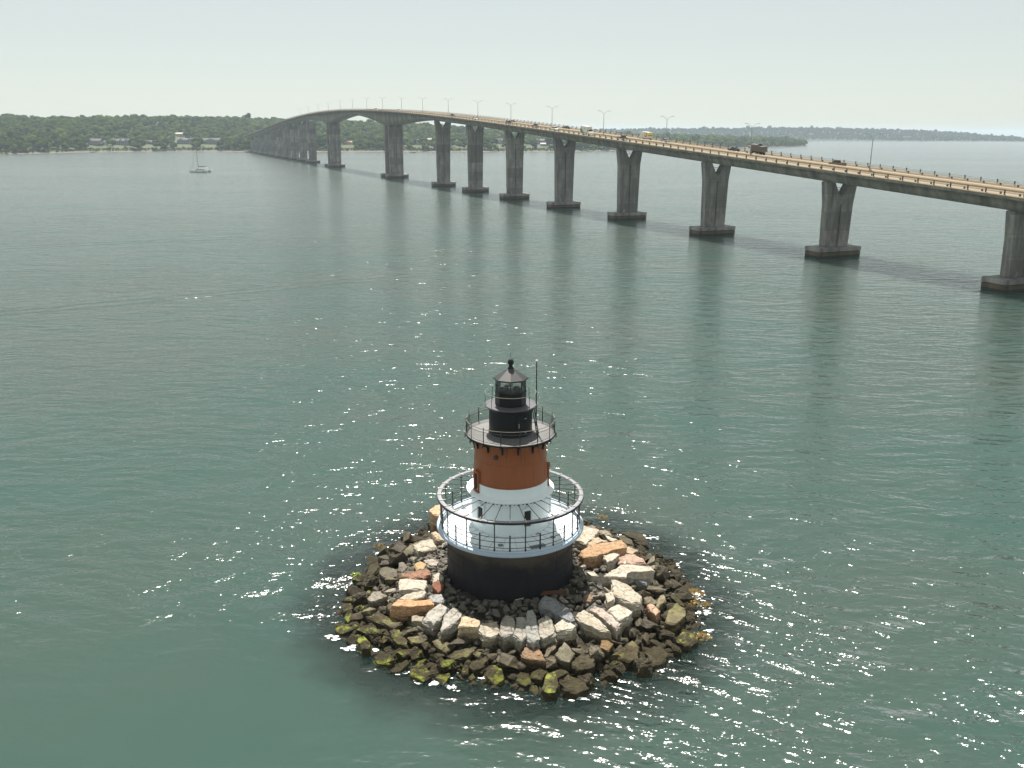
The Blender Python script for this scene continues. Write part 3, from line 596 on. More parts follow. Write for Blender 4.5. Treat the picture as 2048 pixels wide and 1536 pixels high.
 ('6', [(1315, 610), (1395, 552), (1490, 565), (1545, 640), (1500, 715), (1380, 735)], .55, 1.3, .15, (.09, .075, .04), .05, 'big round dark weedy boulder at the lower right waterline'),
 ('6', [(878, 560), (890, 498), (950, 488), (1008, 532), (960, 590)], .9, 1.2, .1, (.36, .24, .12), 0, 'small orange banded block in the lower right rubble'),
 ('6', [(440, 622), (532, 508), (636, 620), (575, 705), (500, 680)], .8, 1.0, .12, (.27, .26, .21), 0, 'tilted square grey block in the front, under the pale topped block'),
 ('6', [(108, 605), (150, 568), (265, 560), (325, 640), (345, 690), (200, 680), (110, 650)], .8, 1.6, .1, (.34, .22, .15), .1, 'large boulder with a pinkish brown top in the centre front'),
 ('6', [(312, 960), (350, 835), (440, 802), (475, 900), (445, 1005), (365, 1010)], .8, 1.3, .1, (.16, .17, .05), 1, 'green mottled upright boulder at the front waterline'),
 ('6', [(478, 890), (560, 832), (700, 868), (765, 950), (650, 1015), (525, 985)], .65, 1.3, .15, (.10, .075, .035), .05, 'wide brown weed covered boulder right of the green mottled one'),
 ('6', [(590, 720), (700, 620), (825, 640), (815, 750), (665, 790)], .7, 1.2, .15, (.11, .09, .045), .05, 'rough brown weedy rock above the wide weed covered boulder'),
 ('6', [(50, 890), (100, 800), (180, 815), (215, 910), (150, 945)], .5, 1.0, .15, (.13, .10, .05), .3, 'rounded brown rock on the front waterline, left of the twin humps'),
 ('6', [(200, 850), (225, 790), (290, 762), (350, 800), (310, 890)], .55, 1.0, .15, (.15, .11, .055), .2, 'rounded golden brown rock in front of the pinkish topped boulder'),
 ('4', [(1435, 985), (1470, 940), (1502, 924), (1522, 978), (1425, 1066)], .75, .8, .1, (.34, .30, .22), .1, 'upright buff splinter above the olive boulder on the right'),
 ('4', [(1305, 955), (1380, 935), (1445, 1000), (1375, 1042), (1320, 1000)], .7, .9, .1, (.21, .18, .13), .1, 'flat brown rock left of the buff splinter'),
 ('4', [(935, 920), (980, 893), (1015, 905), (1020, 975), (950, 1000)], 1.0, .9, .05, PALE, 0, 'small white cube against the largest pale slab'),
 ('4', [(745, 705), (815, 700), (862, 752), (800, 742)], .8, .5, .1, PALE2, 0, 'thin pale shard lying in small stones right of the drum'),
 ('4', [(715, 940), (775, 915), (822, 960), (790, 995), (730, 985)], .55, .5, .05, (.23, .16, .11), 0, 'brown rounded stone among the pale rubble right of the drum'),
 ('4', [(1560, 900), (1620, 930), (1705, 1030), (1690, 1042), (1570, 960)], .6, .7, .15, (.20, .18, .12), .2, 'leaning grey-brown blade of rock near the right waterline'),
 ('6', [(325, 640), (400, 520), (450, 440), (488, 470), (440, 570), (360, 655)], .6, .9, .1, (.25, .22, .17), 0, 'thin leaning slab in front of the broad lit slab'),
 ('3', [(420, 860), (470, 755), (540, 740), (560, 800), (480, 880)], .5, .9, .2, (.085, .075, .045), .1, 'dark weedy point of rock on the left shoulder of the island'),
]
placed = []      # (x, y, r)
SH = empty  # keep name short
def promin(idx, crop, pts, up, th, tilt, colr, alg, label):
    ox, oy, k = CR[crop]; P = [(ox+x/k, oy+y/k) for x, y in pts]
    cx = sum(p[0] for p in P)/len(P); cy = sum(p[1] for p in P)/len(P)
    z = 1.5
    for _ in range(6):
        c0 = ground(cx, cy, z); lx, ly = c0.x-LX, c0.y-LY; z = max(float(mound(lx, ly)), -.1)+up
    rc = math.hypot(lx, ly); u = Vector((lx/rc, ly/rc)); rnd = random.Random(idx*11+3)
    sk = rnd.uniform(-.07, .07)
    top = []
    for px, py in P:
        zz = z
        for _ in range(4):
            q = ground(px, py, zz); dx, dy = q.x-c0.x, q.y-c0.y
            zz = z-tilt*(dx*u.x+dy*u.y)+sk*(dx*-u.y+dy*u.x)
        top.append(Vector((q.x, q.y, zz)))
    # add jitter to the outline
    n = len(top); ring1 = []
    for i in range(n):
        a, b_ = top[i], top[(i+1) % n]; ring1.append(a); m_ = a.lerp(b_, rnd.uniform(.38, .62)); L = (b_-a).length
        o_ = Vector((b_.y-a.y, -(b_.x-a.x), 0)).normalized()*rnd.uniform(-.045, .045)*L; ring1.append(m_+o_)
    cen = sum(ring1, Vector())/len(ring1); wdt = max((v-cen).length for v in ring1)
    rings = []
    for f, dz, jt in ((.93, .03, 0), (1.0, -.06*th, 0), (1.03, -.5*th, .06), (.97, -1.15*th, .08)):
        rings.append([Vector((cen.x+(v.x-cen.x)*f+rnd.uniform(-jt, jt)*wdt*.4, cen.y+(v.y-cen.y)*f+rnd.uniform(-jt, jt)*wdt*.4, v.z+dz)) for v in ring1])
    bm = bmesh.new(); VV = [[bm.verts.new(v-cen) for v in r_] for r_ in rings]; N = len(ring1)
    ct = bm.verts.new(Vector((rnd.uniform(-.1, .1)*wdt, rnd.uniform(-.1, .1)*wdt, rnd.uniform(.0, .05))))
    for i in range(N): bm.faces.new((ct, VV[0][i], VV[0][(i+1) % N]))
    for r_ in range(len(rings)-1):
        for i in range(N): bm.faces.new((VV[r_][i], VV[r_+1][i], VV[r_+1][(i+1) % N], VV[r_][(i+1) % N]))
    bm.faces.new([v for v in VV[-1]])
    rough_bm(bm, .07 if wdt > .6 else .04, 1.7, idx, 5 if wdt > .7 else 3)
    for v in bm.verts:      # broken layers
        p = v.co; q_ = noise.noise(Vector((p.x*1.3+idx, p.y*1.3, p.z*9)))
        v.co = p+Vector((p.x, p.y, 0)).normalized()*.05*(1 if q_ > .12 else (-1 if q_ < -.2 else 0))*min(1, wdt)
        v.co.z += .035*(1 if noise.noise(Vector((p.x*1.1, p.y*1.1, idx*3.1))) > .1 else 0)+.02*noise.noise(Vector((p.x*6, p.y*6, idx)))
    o = to_obj(bm, 'boulder', M['rock'], 0); o.location = cen; o.color = (*colr, alg)
    tag(o, label, 'rock', 'rocks of the island'); placed.append((cen.x-LX, cen.y-LY, wdt*.80, [(v.x-LX, v.y-LY) for v in ring1])); return o
for i, q in enumerate(PR): promin(i, *q)
def inside(x, y, grow=0):
    for cx, cy, r_, poly in placed:
        if abs(x-cx) > 4 or abs(y-cy) > 4: continue
        n = len(poly); c_ = False; j = n-1
        for i in range(n):
            xi, yi = poly[i]; xi = cx+(xi-cx)*(1+grow); yi = cy+(yi-cy)*(1+grow)
            xj, yj = poly[j]; xj = cx+(xj-cx)*(1+grow); yj = cy+(yj-cy)*(1+grow)
            if (yi > y) != (yj > y) and x < (xj-xi)*(y-yi)/(yj-yi)+xi: c_ = not c_
            j = i
        if c_: return True
    return False
# stone shapes for the rest
def stone_bm(seed, kind):
    rnd = random.Random(seed); bm = bmesh.new(); weedy = kind == 'weedy'; kind = 'round' if weedy else kind
    dims = {'slab': (1, .62, .34), 'block': (1, .75, .6), 'round': (1, .85, .75), 'splinter': (1, .38, .3)}[kind]
    n = 12 if kind != 'round' else 22
    for _ in range(n):
        v = Vector((rnd.gauss(0, 1), rnd.gauss(0, 1), rnd.gauss(0, 1))).normalized()
        if kind != 'round': mx2 = max(abs(v.x), abs(v.y), abs(v.z)); v = v.lerp(v/mx2, .75)*rnd.uniform(.85, 1.05)
        bm.verts.new((v.x*dims[0]*.5, v.y*dims[1]*.5, v.z*dims[2]*.5))
    r_ = bmesh.ops.convex_hull(bm, input=bm.verts[:])
    bmesh.ops.delete(bm, geom=[g for g in set(r_['geom_interior']+r_['geom_unused']) if isinstance(g, bmesh.types.BMVert)], context='VERTS')
    bmesh.ops.dissolve_limit(bm, angle_limit=R(12), verts=bm.verts[:], edges=bm.edges[:])
    rough_bm(bm, .045 if kind != 'round' else .055, 2.6, seed, 3)
    if weedy:
        bmesh.ops.triangulate(bm, faces=bm.faces[:]); bmesh.ops.subdivide_edges(bm, edges=bm.edges[:], cuts=1); bm.normal_update()
        for v in bm.verts: v.co += v.normal*(noise.fractal(v.co*9+Vector((seed, 0, 0)), .8, 2.1, 3)*.055+.03*noise.noise(v.co*24))
    return bm
KINDS = ['slab', 'block', 'round', 'splinter', 'weedy']; BASE = {}
for ki, kd in enumerate(KINDS):
    BASE[kd] = []
    for s_ in range(7):
        o = to_obj(stone_bm(ki*10+s_+1, kd), 'boulder', M['rock'], 0); BASE[kd].append(o.data); bpy.data.objects.remove(o)
rg = random.Random(77); fill = []
REFS = []
for (cx, cy, r_, poly), q in zip(placed, PR):
    rf = {'bright orange': 'the orange slab', 'large white cracked': 'the white cracked block', 'long reddish': 'the reddish slab', 'peaked grey': 'the peaked grey boulder', 'tall square': 'the tall square block', 'long white slab': 'the long white slab', 'largest pale': 'the largest pale slab', 'big smooth olive': 'the smooth olive boulder', 'large olive ridge': 'the ridge backed boulder', 'green mottled': 'the green mottled boulder', 'long rounded orange': 'the long orange-brown boulder', 'knobbly': 'the knobbly olive boulder', 'broad dome': 'the broad green dome', 'low wedge': 'the leftmost green rock', 'pale slab with': 'the ragged pale slab', 'pink rounded': 'the pink boulder', 'large boulder with a pinkish': 'the pinkish topped boulder', 'weedy boulder with': 'the yellow streaked boulder', 'pale flat slab': 'the pale flat slab', 'tall upright': 'the tall peach-topped rock', 'long dark weathered': 'the long dark slab', 'egg': 'the egg shaped boulder', 'long olive': 'the long olive slab', 'white rounded slab': 'the white rounded slab', 'big round dark': 'the big round weedy boulder', 'narrowest': 'the narrow long slab', 'long smooth': 'the long smooth slab', 'cracked buff': 'the cracked buff rock', 'kite': 'the kite shaped slab'}
    for k_, v_ in rf.items():
        if q[7].startswith(k_) or (k_ == 'egg' and 'egg shaped' in q[7]): REFS.append((cx, cy, v_))
def refname(x, y):
    cx, cy, v_ = min(REFS, key=lambda q: (q[0]-x)**2+(q[1]-y)**2); dx, dy = x-cx, y-cy; d = math.hypot(dx, dy)
    w_ = 'just' if d < 1.6 else ('' if d < 3 else 'well')
    if abs(dx) > 2*abs(dy): t_ = 'left' if dx < 0 else 'right'; return f'{w_} {t_} of {v_}'
    if abs(dy) > 2*abs(dx): return f'{w_} {"behind" if dy > 0 else "in front of"} {v_}'
    return f'{w_} {"behind" if dy > 0 else "in front"} and {"left" if dx < 0 else "right"} of {v_}'
seen = {}
def try_place(r0, r1, s0, s1, kinds, cols, n, zone, lift=.25, pack=.62, alga=0):
    k = 0; tries = 0
    while k < n and tries < n*220:
        tries += 1
        a = rg.uniform(-math.pi, math.pi); rim = float(rimr(math.cos(a), math.sin(a)))/14.0; r_ = math.sqrt(rg.uniform((r0*rim)**2, (r1*rim)**2)); x, y = r_*math.cos(a), r_*math.sin(a)
        if y > 6 and rg.random() < .5: continue
        s = rg.uniform(s0, s1)
        if r_ < 4.9+s*.42 or inside(x, y, .12) or any(inside(x+s*.34*math.cos(q), y+s*.34*math.sin(q), -.05) for q in (0, 1.57, 3.14, 4.71)): continue
        if any((x-q[0])**2+(y-q[1])**2 < ((s+q[2])*.5*pack)**2 for q in fill): continue
        kd = rg.choice(kinds); me = rg.choice(BASE[kd]); cn, cc = rg.choice(cols); v = rg.uniform(.8, 1.2)
        al = alga*(1.0 if (x < -1 and y < 2) and rg.random() < .75 else (.35 if rg.random() < .2 else 0))
        sz = 'large' if s > 1.25 else ('medium' if s > .75 else 'small')
        shp = {'slab': 'flat', 'block': 'blocky', 'round': 'rounded', 'splinter': 'narrow', 'weedy': 'weed covered'}[kd]
        alg = ' with green algae' if al > .3 else ''; lb = ' '.join(f'{sz} {shp} {cn} rock{alg} {refname(x, y)}'.split())
        if len(lb.split()) > 16: lb = lb.replace(' with green algae', '').replace('olive rock', 'green-tinged rock').replace('brown rock', 'green-tinged rock')
        if len(lb.split()) > 16: lb = lb.replace(' just ', ' ').replace(' well ', ' ')
        if lb in seen: continue
        seen[lb] = 1; fill.append((x, y, s))
        o = bpy.data.objects.new('boulder', me); col.objects.link(o)
        z = float(mound(x, y))+lift*s*rg.uniform(.6, 1.4); o.location = (LX+x, LY+y, z)
        o.scale = (s, s*rg.uniform(.8, 1.15), s*rg.uniform(.85, 1.3))
        o.rotation_euler = (rg.uniform(-.45, .45), rg.uniform(-.35, .35), math.atan2(y, x)+rg.gauss(0, .7))
        o.color = (cc[0]*v, cc[1]*v, cc[2]*v, al); tag(o, lb, 'rock', f'{zone} rocks of the island')
        k += 1
G_ = [('grey', (.27, .26, .24)), ('buff', (.36, .32, .26)), ('dark grey', (.17, .165, .155)), ('pale', (.44, .40, .35)), ('brown', (.25, .185, .13))]
try_place(12.0, 13.9, .8, 1.7, ['weedy', 'weedy', 'block', 'slab'], [('dark brown', (.06, .05, .032)), ('olive', (.085, .077, .045))], 92, 'waterline', .26, .52, .6)
try_place(9.9, 12.4, .9, 1.95, ['block', 'slab', 'weedy', 'block', 'splinter', 'block'], [('olive brown', (.15, .13, .09)), ('dark brown', (.10, .085, .062)), ('grey-brown', (.22, .195, .155))], 70, 'slope', .36, .52, .4)
try_place(7.2, 10.2, .6, 1.2, ['block', 'slab', 'splinter'], G_+[('tan', (.36, .30, .22))], 30, 'upper', .4, .62)
try_place(5.2, 7.8, .45, .95, ['block', 'slab', 'splinter'], G_[:3], 34, 'inner', .35, .75)
# everything smaller: one mesh
VV, FF, off = [], [], 0
lows = []
for s_ in range(6):
    bm = stone_bm(200+s_, KINDS[s_ % 4]); bmesh.ops.triangulate(bm, faces=bm.faces[:]); bm.verts.ensure_lookup_table()
    lows.append((np.array([v.co[:] for v in bm.verts]), np.array([[v.index for v in f.verts] for f in bm.faces]))); bm.free()
rr = np.random.RandomState(5)
for _ in range(3400):
    a = rr.uniform(-math.pi, math.pi); rim = float(rimr(math.cos(a), math.sin(a)))/14; r_ = math.sqrt(rr.uniform(5.0**2, (14.3*rim)**2)); x, y = r_*math.cos(a), r_*math.sin(a)
    if inside(x, y, -.15): continue
    s = rr.uniform(.28, .78) if r_ < 8 else rr.uniform(.3, .95)
    v, f = lows[rr.randint(6)]; Rm = np.array(Matrix.Rotation(rr.uniform(0, 6.3), 3, 'Z') @ Matrix.Rotation(rr.uniform(-.6, .6), 3, 'X'))
    VV.append((v*s*np.array([1, 1, 1.2]))@Rm.T+np.array([LX+x, LY+y, float(mound(x, y))+rr.uniform(0, .3)*s+.05])); FF.append(f+off); off += len(v)
ru = mesh_np('rubble', np.concatenate(VV), np.concatenate(FF), M['rubble']); tag(ru, 'loose small rubble and weedy stones filling the gaps between the island boulders', 'rubble', kind='stuff')
# seaweed tufts on outlying rocks
def tuft(px, py, s, label, n=60, seed=1):
    g = ground(px, py, .1); rnd = random.Random(seed); b = MB()
    for _ in range(n):
        a = rnd.uniform(0, 6.28); r_ = s*math.sqrt(rnd.random()); c_ = Vector((r_*math.cos(a), r_*math.sin(a)*.8, s*.35*(1-(r_/s)**2)+rnd.uniform(-.03, .06)))
        d = Vector((rnd.uniform(-1, 1), rnd.uniform(-1, 1), rnd.uniform(-.3, .5))).normalized()*s*.28; e = d.orthogonal().normalized()*s*.10
        b.add([c_-e, c_+e, c_+d+e*.6, c_+d-e*.6], [(0, 1, 2, 3)])
    o = b.build('seaweed', M['weedtan'] if seed % 2 else M['algae']); o.location = g; tag(o, label, 'seaweed', 'seaweed clumps at the edge of the island'); return o
M['algae'] = simple('green_algae', (.22, .28, .02), .8, var=.5, scale=9, bump=.05)
tuft(712, 1150, .42, 'green seaweed clump standing off the left side of the island', seed=2)
tuft(760, 1094, .55, 'yellow weed tuft at the upper left waterline', seed=3)
tuft(1389, 1188, .7, 'golden seaweed on the right waterline, upper clump', seed=5)
tuft(1383, 1208, .6, 'golden seaweed on the right waterline, just below the upper clump', seed=7)
tuft(1412, 1210, .4, 'small golden weed clump floating right of the island', seed=9)
tuft(1400, 1275, .7, 'golden seaweed fringe beside the streaked boulder', seed=11)
tuft(1205, 1036, .5, 'brown weed clump at the back right waterline', seed=13)
tuft(812, 1078, .4, 'yellow weed tuft at the back left waterline', seed=15)
FOAM = simple('foam', (.75, .78, .78), .5)
fo = MB(); rfm = random.Random(31)
for px, py, n_, sp in [(668, 1275, 16, 12), (700, 1298, 22, 14), (745, 1300, 14, 10), (775, 1330, 18, 13), (800, 1345, 22, 13), (840, 1362, 16, 12), (870, 1368, 18, 12), (905, 1376, 10, 10), (1150, 1395, 12, 14), (1225, 1362, 10, 12), (1320, 1340, 8, 10), (1398, 1190, 14, 12), (1405, 1225, 14, 12), (1412, 1262, 10, 10), (690, 1215, 12, 8), (700, 1180, 8, 8), (1350, 1130, 12, 12), (1300, 1075, 10, 12), (760, 1108, 8, 8)]:
    for _ in range(n_):
        g_ = ground(px+rfm.gauss(0, sp*.6), py+rfm.gauss(0, sp*.22), .045); k_ = rfm.randint(5, 7); s_ = rfm.uniform(.03, .13); a0 = rfm.uniform(0, 6)
        fo.add([(g_.x+s_*rfm.uniform(.6, 1.5)*1.6*math.cos(a0+6.283*i/k_), g_.y+s_*rfm.uniform(.5, 1.2)*math.sin(a0+6.283*i/k_), .045+rfm.uniform(0, .02)) for i in range(k_)], [tuple(range(k_))])
tag(fo.build('foam', FOAM), 'broken white foam flecks on the water around the edge of the rock island', 'foam', kind='stuff')
# beam, stick, gull
b = MB(); p = ground(1105, 1186, 2.0); b.box((0, 0, 0), (2.15, .22, .2)); b.box((0, .0, .16), (2.1, .10, .1)); o = b.build('timber_beam', M['wood'], bevel=.02); o.location = p; o.rotation_euler = (.1, 0, .16); tag(o, 'rusty brown beam lying against the right foot of the drum', 'beam')
b = MB(); b.tube((-.33, 0, 0), (.33, .1, .12), .03, 6, .02); b.tube((.1, .03, .07), (.3, -.1, .1), .02, 5, .01); o = b.build('driftwood_stick', M['stick']); o.location = ground(1039, 1200, 2.15); tag(o, 'bleached white stick on small stones in front of the drum', 'driftwood')
b = MB(); n = 10
gp = [(-.22, .02, .02), (-.12, .055, 0), (0, .085, 0), (.1, .075, .01), (.17, .04, .06), (.2, .035, .11), (.24, .04, .14), (.28, .025, .14), (.31, .006, .13)]
vs = []
for x, r_, z in gp:
    for i in range(n): a_ = 2*math.pi*i/n; vs.append((x, r_*math.cos(a_), .2+z+r_*math.sin(a_)))
fs = [(k*n+i, k*n+(i+1) % n, (k+1)*n+(i+1) % n, (k+1)*n+i) for k in range(len(gp)-1) for i in range(n)]
b.add(vs, fs)
for s_ in (-.03, .03): b.tube((0, s_, .13), (.01, s_, 0), .008, 5)
g = b.build('gull', M['box_white'], smooth=True); b = MB(); b.add([(-.3, -.04, .215), (.06, -.088, .24), (.06, 0, .295), (-.3, 0, .25), (.06, .088, .24), (-.3, .04, .215)], [(0, 1, 2, 3), (3, 2, 4, 5)]); b.build('wing', M['ringgrey'], g)
g.location = ground(1249, 1132, 1.95+.25); g.rotation_euler = (0, 0, 1.2); tag(g, 'small white and grey gull standing on the overhanging white slab', 'bird')
exec_after = None

# ------------------------------------------------------------------ bridge
BX, BY, BA = 96.23, 262.2, .395; WC = 1.5
ca, sa = math.cos(BA), math.sin(BA)
KP = np.array([-250, -150, -66, 21, 114, 212, 306, 364, 406, 494, 567, 654, 762, 901, 1116, 1307, 1400, 1500, 1650.])
ZP = np.array([10.5, 16.6, 21.6, 26.7, 31.8, 37.1, 42.2, 45.2, 47.2, 50.6, 52.5, 53.5, 52.9, 49.3, 41, 31.7, 27, 22.5, 17])
_pf = np.polyfit((KP-600)/600, ZP, 6)
def zt(k): return float(np.polyval(_pf, (k-600)/600))
def BP(k, w_, z): ww = w_+WC; return Vector((BX-k*sa-ww*ca, BY+k*ca-ww*sa, z))
KM1, KM2 = 489.0, 719.0
def depth(k):
    d = 3.6
    for kp in (KM1, KM2):
        e = abs(k-kp)/118
        if e < 1: d = max(d, 3.6+7.6*(1-e)**1.5)
    return d
BR = empty('bridge', BP(0, 0, 0)); tag(BR, 'long concrete bridge on tall Y-topped piers crossing the whole bay behind the lighthouse', 'bridge')
BR.rotation_euler = (0, 0, 0); bro = BR.location.copy()
def sweep(name, secf, ks, mat, parent=BR, closed=True, kind=None, smooth=False):
    V = []; m = None
    for k in ks:
        sec = secf(k); m = len(sec)
        for w_, z in sec: V.append(BP(k, w_, z)-bro)
    V = np.array(V); Fs = []
    for i in range(len(ks)-1):
        for j in range(m if closed else m-1):
            l = (j+1) % m; Fs.append((i*m+j, i*m+l, (i+1)*m+l, (i+1)*m+j))
    o = mesh_np(name, V, np.array(Fs), mat, smooth, parent)
    if closed:
        bm = bmesh.new(); bm.from_mesh(o.data); bmesh.ops.recalc_face_normals(bm, faces=bm.faces); bm.to_mesh(o.data); bm.free()
    if kind: o['kind'] = kind
    return o
KS = np.concatenate([np.arange(-200, 340, 10.), np.arange(340, 880, 5.), np.arange(880, 1440, 12.)])
HW = 10.8
sweep('deck_slab', lambda k: [(HW, zt(k)-.05), (HW, zt(k)-.55), (6.2, zt(k)-1.0), (-6.2, zt(k)-1.0), (-HW, zt(k)-.55), (-HW, zt(k)-.05)], KS, M['girder'])
sweep('box_girder', lambda k: [(6.1, zt(k)-1.003), (4.9, zt(k)-depth(k)), (-4.9, zt(k)-depth(k)), (-6.1, zt(k)-1.003)], KS, M['girder'])
sweep('roadway', lambda k: [(HW-.35, zt(k)), (-HW+.35, zt(k))], KS, M['road'], closed=False)
for s_ in (1, -1):
    sweep('parapet_kerb', lambda k: [(s_*(HW+.04), zt(k)+.30), (s_*(HW+.04), zt(k)-.05+.003), (s_*(HW-.38), zt(k)-.04), (s_*(HW-.38), zt(k)+.30)], KS, M['parapet'])
    sweep('inner_kerb', lambda k: [(s_*(HW-1.7), zt(k)+.22), (s_*(HW-1.7), zt(k)+.01), (s_*(HW-2.2), zt(k)+.01), (s_*(HW-2.2), zt(k)+.22)], KS, M['parapet'])
    for zz, hh in ((1.18, .10), (.78, .07)):
        sweep('outer_rail', lambda k: [(s_*(HW-.10), zt(k)+zz), (s_*(HW-.10), zt(k)+zz-hh), (s_*(HW-.20), zt(k)+zz-hh), (s_*(HW-.20), zt(k)+zz)], KS, M['rail'] if s_ > 0 else M['lamp'])
    sweep('guard_rail', lambda k: [(s_*(HW-1.85), zt(k)+.82), (s_*(HW-1.85), zt(k)+.66), (s_*(HW-2.0), zt(k)+.66), (s_*(HW-2.0), zt(k)+.82)], KS, M['rail'])
    b = MB(); kk = np.arange(-200, 1425, 4.9)
    for k in kk: b.box(BP(k, s_*(HW-.15), zt(k)+.66)-bro, (.23, .23, 1.45), rz=BA)
    b.build('fence_post', M['post'], BR)['kind'] = 'stuff'
    b = MB()
    for k in kk: b.box(BP(k+2.45, s_*(HW-1.93), zt(k+2.45)+.42)-bro, (.30, .32, .62), rz=BA)
    b.build('guard_post', M['post'], BR)['kind'] = 'stuff'
sweep('median_barrier', lambda k: [(.3, zt(k)+.01), (.14, zt(k)+.30), (.1, zt(k)+.78), (-.1, zt(k)+.78), (-.14, zt(k)+.30), (-.3, zt(k)+.01)], KS, M['parapet'])
for w_ in (8.1, .75, -.75, -8.1): sweep('lane_line', lambda k: [(w_+.07, zt(k)+.006), (w_-.07, zt(k)+.006)], KS, M['paint'], closed=False)
for w_ in (4.4, -4.4):
    b = MB()
    for k in np.arange(-180, 700, 12.2):
        q = [BP(k, w_+.07, zt(k)+.006)-bro, BP(k, w_-.07, zt(k)+.006)-bro, BP(k+3, w_-.07, zt(k+3)+.006)-bro, BP(k+3, w_+.07, zt(k+3)+.006)-bro]; b.add(q, [(0, 1, 2, 3)])
    b.build('lane_dash', M['paint'], BR)
RZ = BA   # local x along width(-), local y along k
def make_pier(k, main=False):
    z1 = zt(k)-depth(k)+.02; base = BP(k, 0, 0)-bro
    e = bpy.data.objects.new('pier', None)
    # one mesh part: shaft outline in (w, z), thick along k
    if not main:
        th = 1.45; H = z1; bend = H-6.4; wb = 4.25; wm = 4.75; wt = 5.7
        nw, nd = 2.7, 4.0
        outl = [(-wb, 2.85), (wb, 2.85), (wm, bend), (wt, H), (nw, H), (.75, H-nd+.45), (.4, H-nd), (-.4, H-nd), (-.75, H-nd+.45), (-nw, H), (-wt, H), (-wm, bend)]
        b = MB(); N = len(outl)
        fr_ = [(-w_, -th*(1-.1*(z/H)), z) for w_, z in outl]; bk = [(-w_, th*(1-.1*(z/H)), z) for w_, z in outl]
        b.add(fr_+bk, [tuple(range(N)), tuple(range(2*N-1, N-1, -1))]+[(i, N+i, N+(i+1) % N, (i+1) % N) for i in range(N)])
        o = b.build('pier', M['pier'], BR, bevel=.18)
        b = MB(); b.box((0, -th-.02, (3+bend)/2), (.30, .10, bend-3.2)); q = b.build('pier_groove', M['groove'], o)
        b = MB()
        for zz in (H-1.9, H-2.5): b.tube((-1.6, 0, zz), (1.6, 0, zz), .07, 6)
        b.build('pier_crossbar', M['lamp'], o)
        b = MB()
        for s_ in (-1, 1): b.box((s_*3.6, 0, H+.10-.05), (1.2, 1.6, .12))
        b.build('bearing', M['post'], o)
        foots = [0]
    else:
        b = MB(); H = z1; th = 1.7; foots = [-6.4, 6.4]
        for dk in foots:
            for zz0, zz1, w0, w1 in ((2.85, H+.6, 5.2, 5.4),):
                b.add([(x*w0, dk+y*th, zz0) for x, y in ((-1, -1), (1, -1), (1, 1), (-1, 1))]+[(x*w1, dk+y*th, zz1) for x, y in ((-1, -1), (1, -1), (1, 1), (-1, 1))],
                      [(3, 2, 1, 0), (4, 5, 6, 7), (0, 1, 5, 4), (1, 2, 6, 5), (2, 3, 7, 6), (3, 0, 4, 7)])
        o = b.build('main_pier', M['pier'], BR, bevel=.2)
        b = MB()
        for dk in foots: b.box((0, dk-th-.03, H/2), (.4, .1, H-8))
    b.build('pier_groove', M['groove'], o)
    for nm, z0_, z1_, gx, gy, mt in (('footing_cap', 1.72, 2.9, 7.6, 3.35, M['cap']), ('footing_groove', 1.55, 1.72, 7.3, 3.05, M['capdark']), ('footing_tidal_band', .55, 1.55, 7.5, 3.25, M['capbrown']), ('footing_base', -2, .55, 7.45, 3.2, M['capdark'])):
        b = MB(); sc = 1.35 if main else 1
        for dk in foots: b.box((0, dk, (z0_+z1_)/2), (gx*2*(1.12 if main else 1), gy*2*sc, z1_-z0_))
        b.build(nm, mt, o, bevel=.06 if nm == 'footing_cap' else 0)
    o.location = base; o.rotation_euler = (0, 0, RZ)
    return o
for k in [-123, -61]+[61*i for i in range(7)]: make_pier(k)
for k in (KM1, KM2): make_pier(k, True)
for k in [719+121+61*i for i in range(10)]: make_pier(k)
# street lamps in the median
def make_lamp(k):
    z0 = zt(k)+.78; o = empty('street_lamp', BP(k, 0, z0-.02), RZ)
    b = MB(); b.tube((0, 0, 0), (0, 0, 8.3), .14, 8, .08); b.tube((0, 0, 0), (0, 0, .5), .22, 8, .16); b.build('pole', M['lamp'], o, True)
    for s_ in (-1, 1):
        b = MB(); pts = [Vector((s_*2.2*(t_**.9), 0, 8.25+1.25*math.sin(t_*math.pi/2))) for t_ in [j/7 for j in range(8)]]
        for p_, q_ in zip(pts[:-1], pts[1:]): b.tube(p_, q_, .055, 6)
        a = b.build('lamp_arm', M['lamp'], o, True); b = MB(); b.box((s_*2.55, 0, 9.47), (.85, .30, .14)); b.build('lamp_head', M['lamp'], a, bevel=.04)
    return o
lampk = [-11, 42.5, 94.5, 145, 197.5, 249.5, 300, 354, 409.5, 463, 518.5, 572, 626, 679.5, 737.5, 792, 850, 907]
def ordn(i): return ['first', 'second', 'third', 'fourth', 'fifth', 'sixth', 'seventh', 'eighth', 'ninth', 'tenth', 'eleventh', 'twelfth', 'thirteenth', 'fourteenth', 'fifteenth', 'sixteenth', 'seventeenth', 'eighteenth'][i]
LD = ['nearest and tallest grey double armed lamp on the bridge, at the right', 'double armed lamp just right of the grey dump truck', 'double armed lamp right of the yellow emblem truck', 'double armed lamp between the white box truck and the yellow emblem truck', 'double armed lamp just left of the white box truck']
proto = None
for i, k in enumerate(lampk):
    if proto is None: o = proto = make_lamp(k)
    else:
        o = proto.copy(); col.objects.link(o); o.location = BP(k, 0, zt(k)+.76)
        for ch in list(proto.children):
            c_ = ch.copy(); col.objects.link(c_); c_.parent = o
            for g_ in ch.children: d_ = g_.copy(); col.objects.link(d_); d_.parent = c_
    tag(o, LD[i] if i < 5 else f'double armed lamp on the bridge, {ordn(i)} counted from the right', 'street lamp', 'double armed lamps along the bridge')
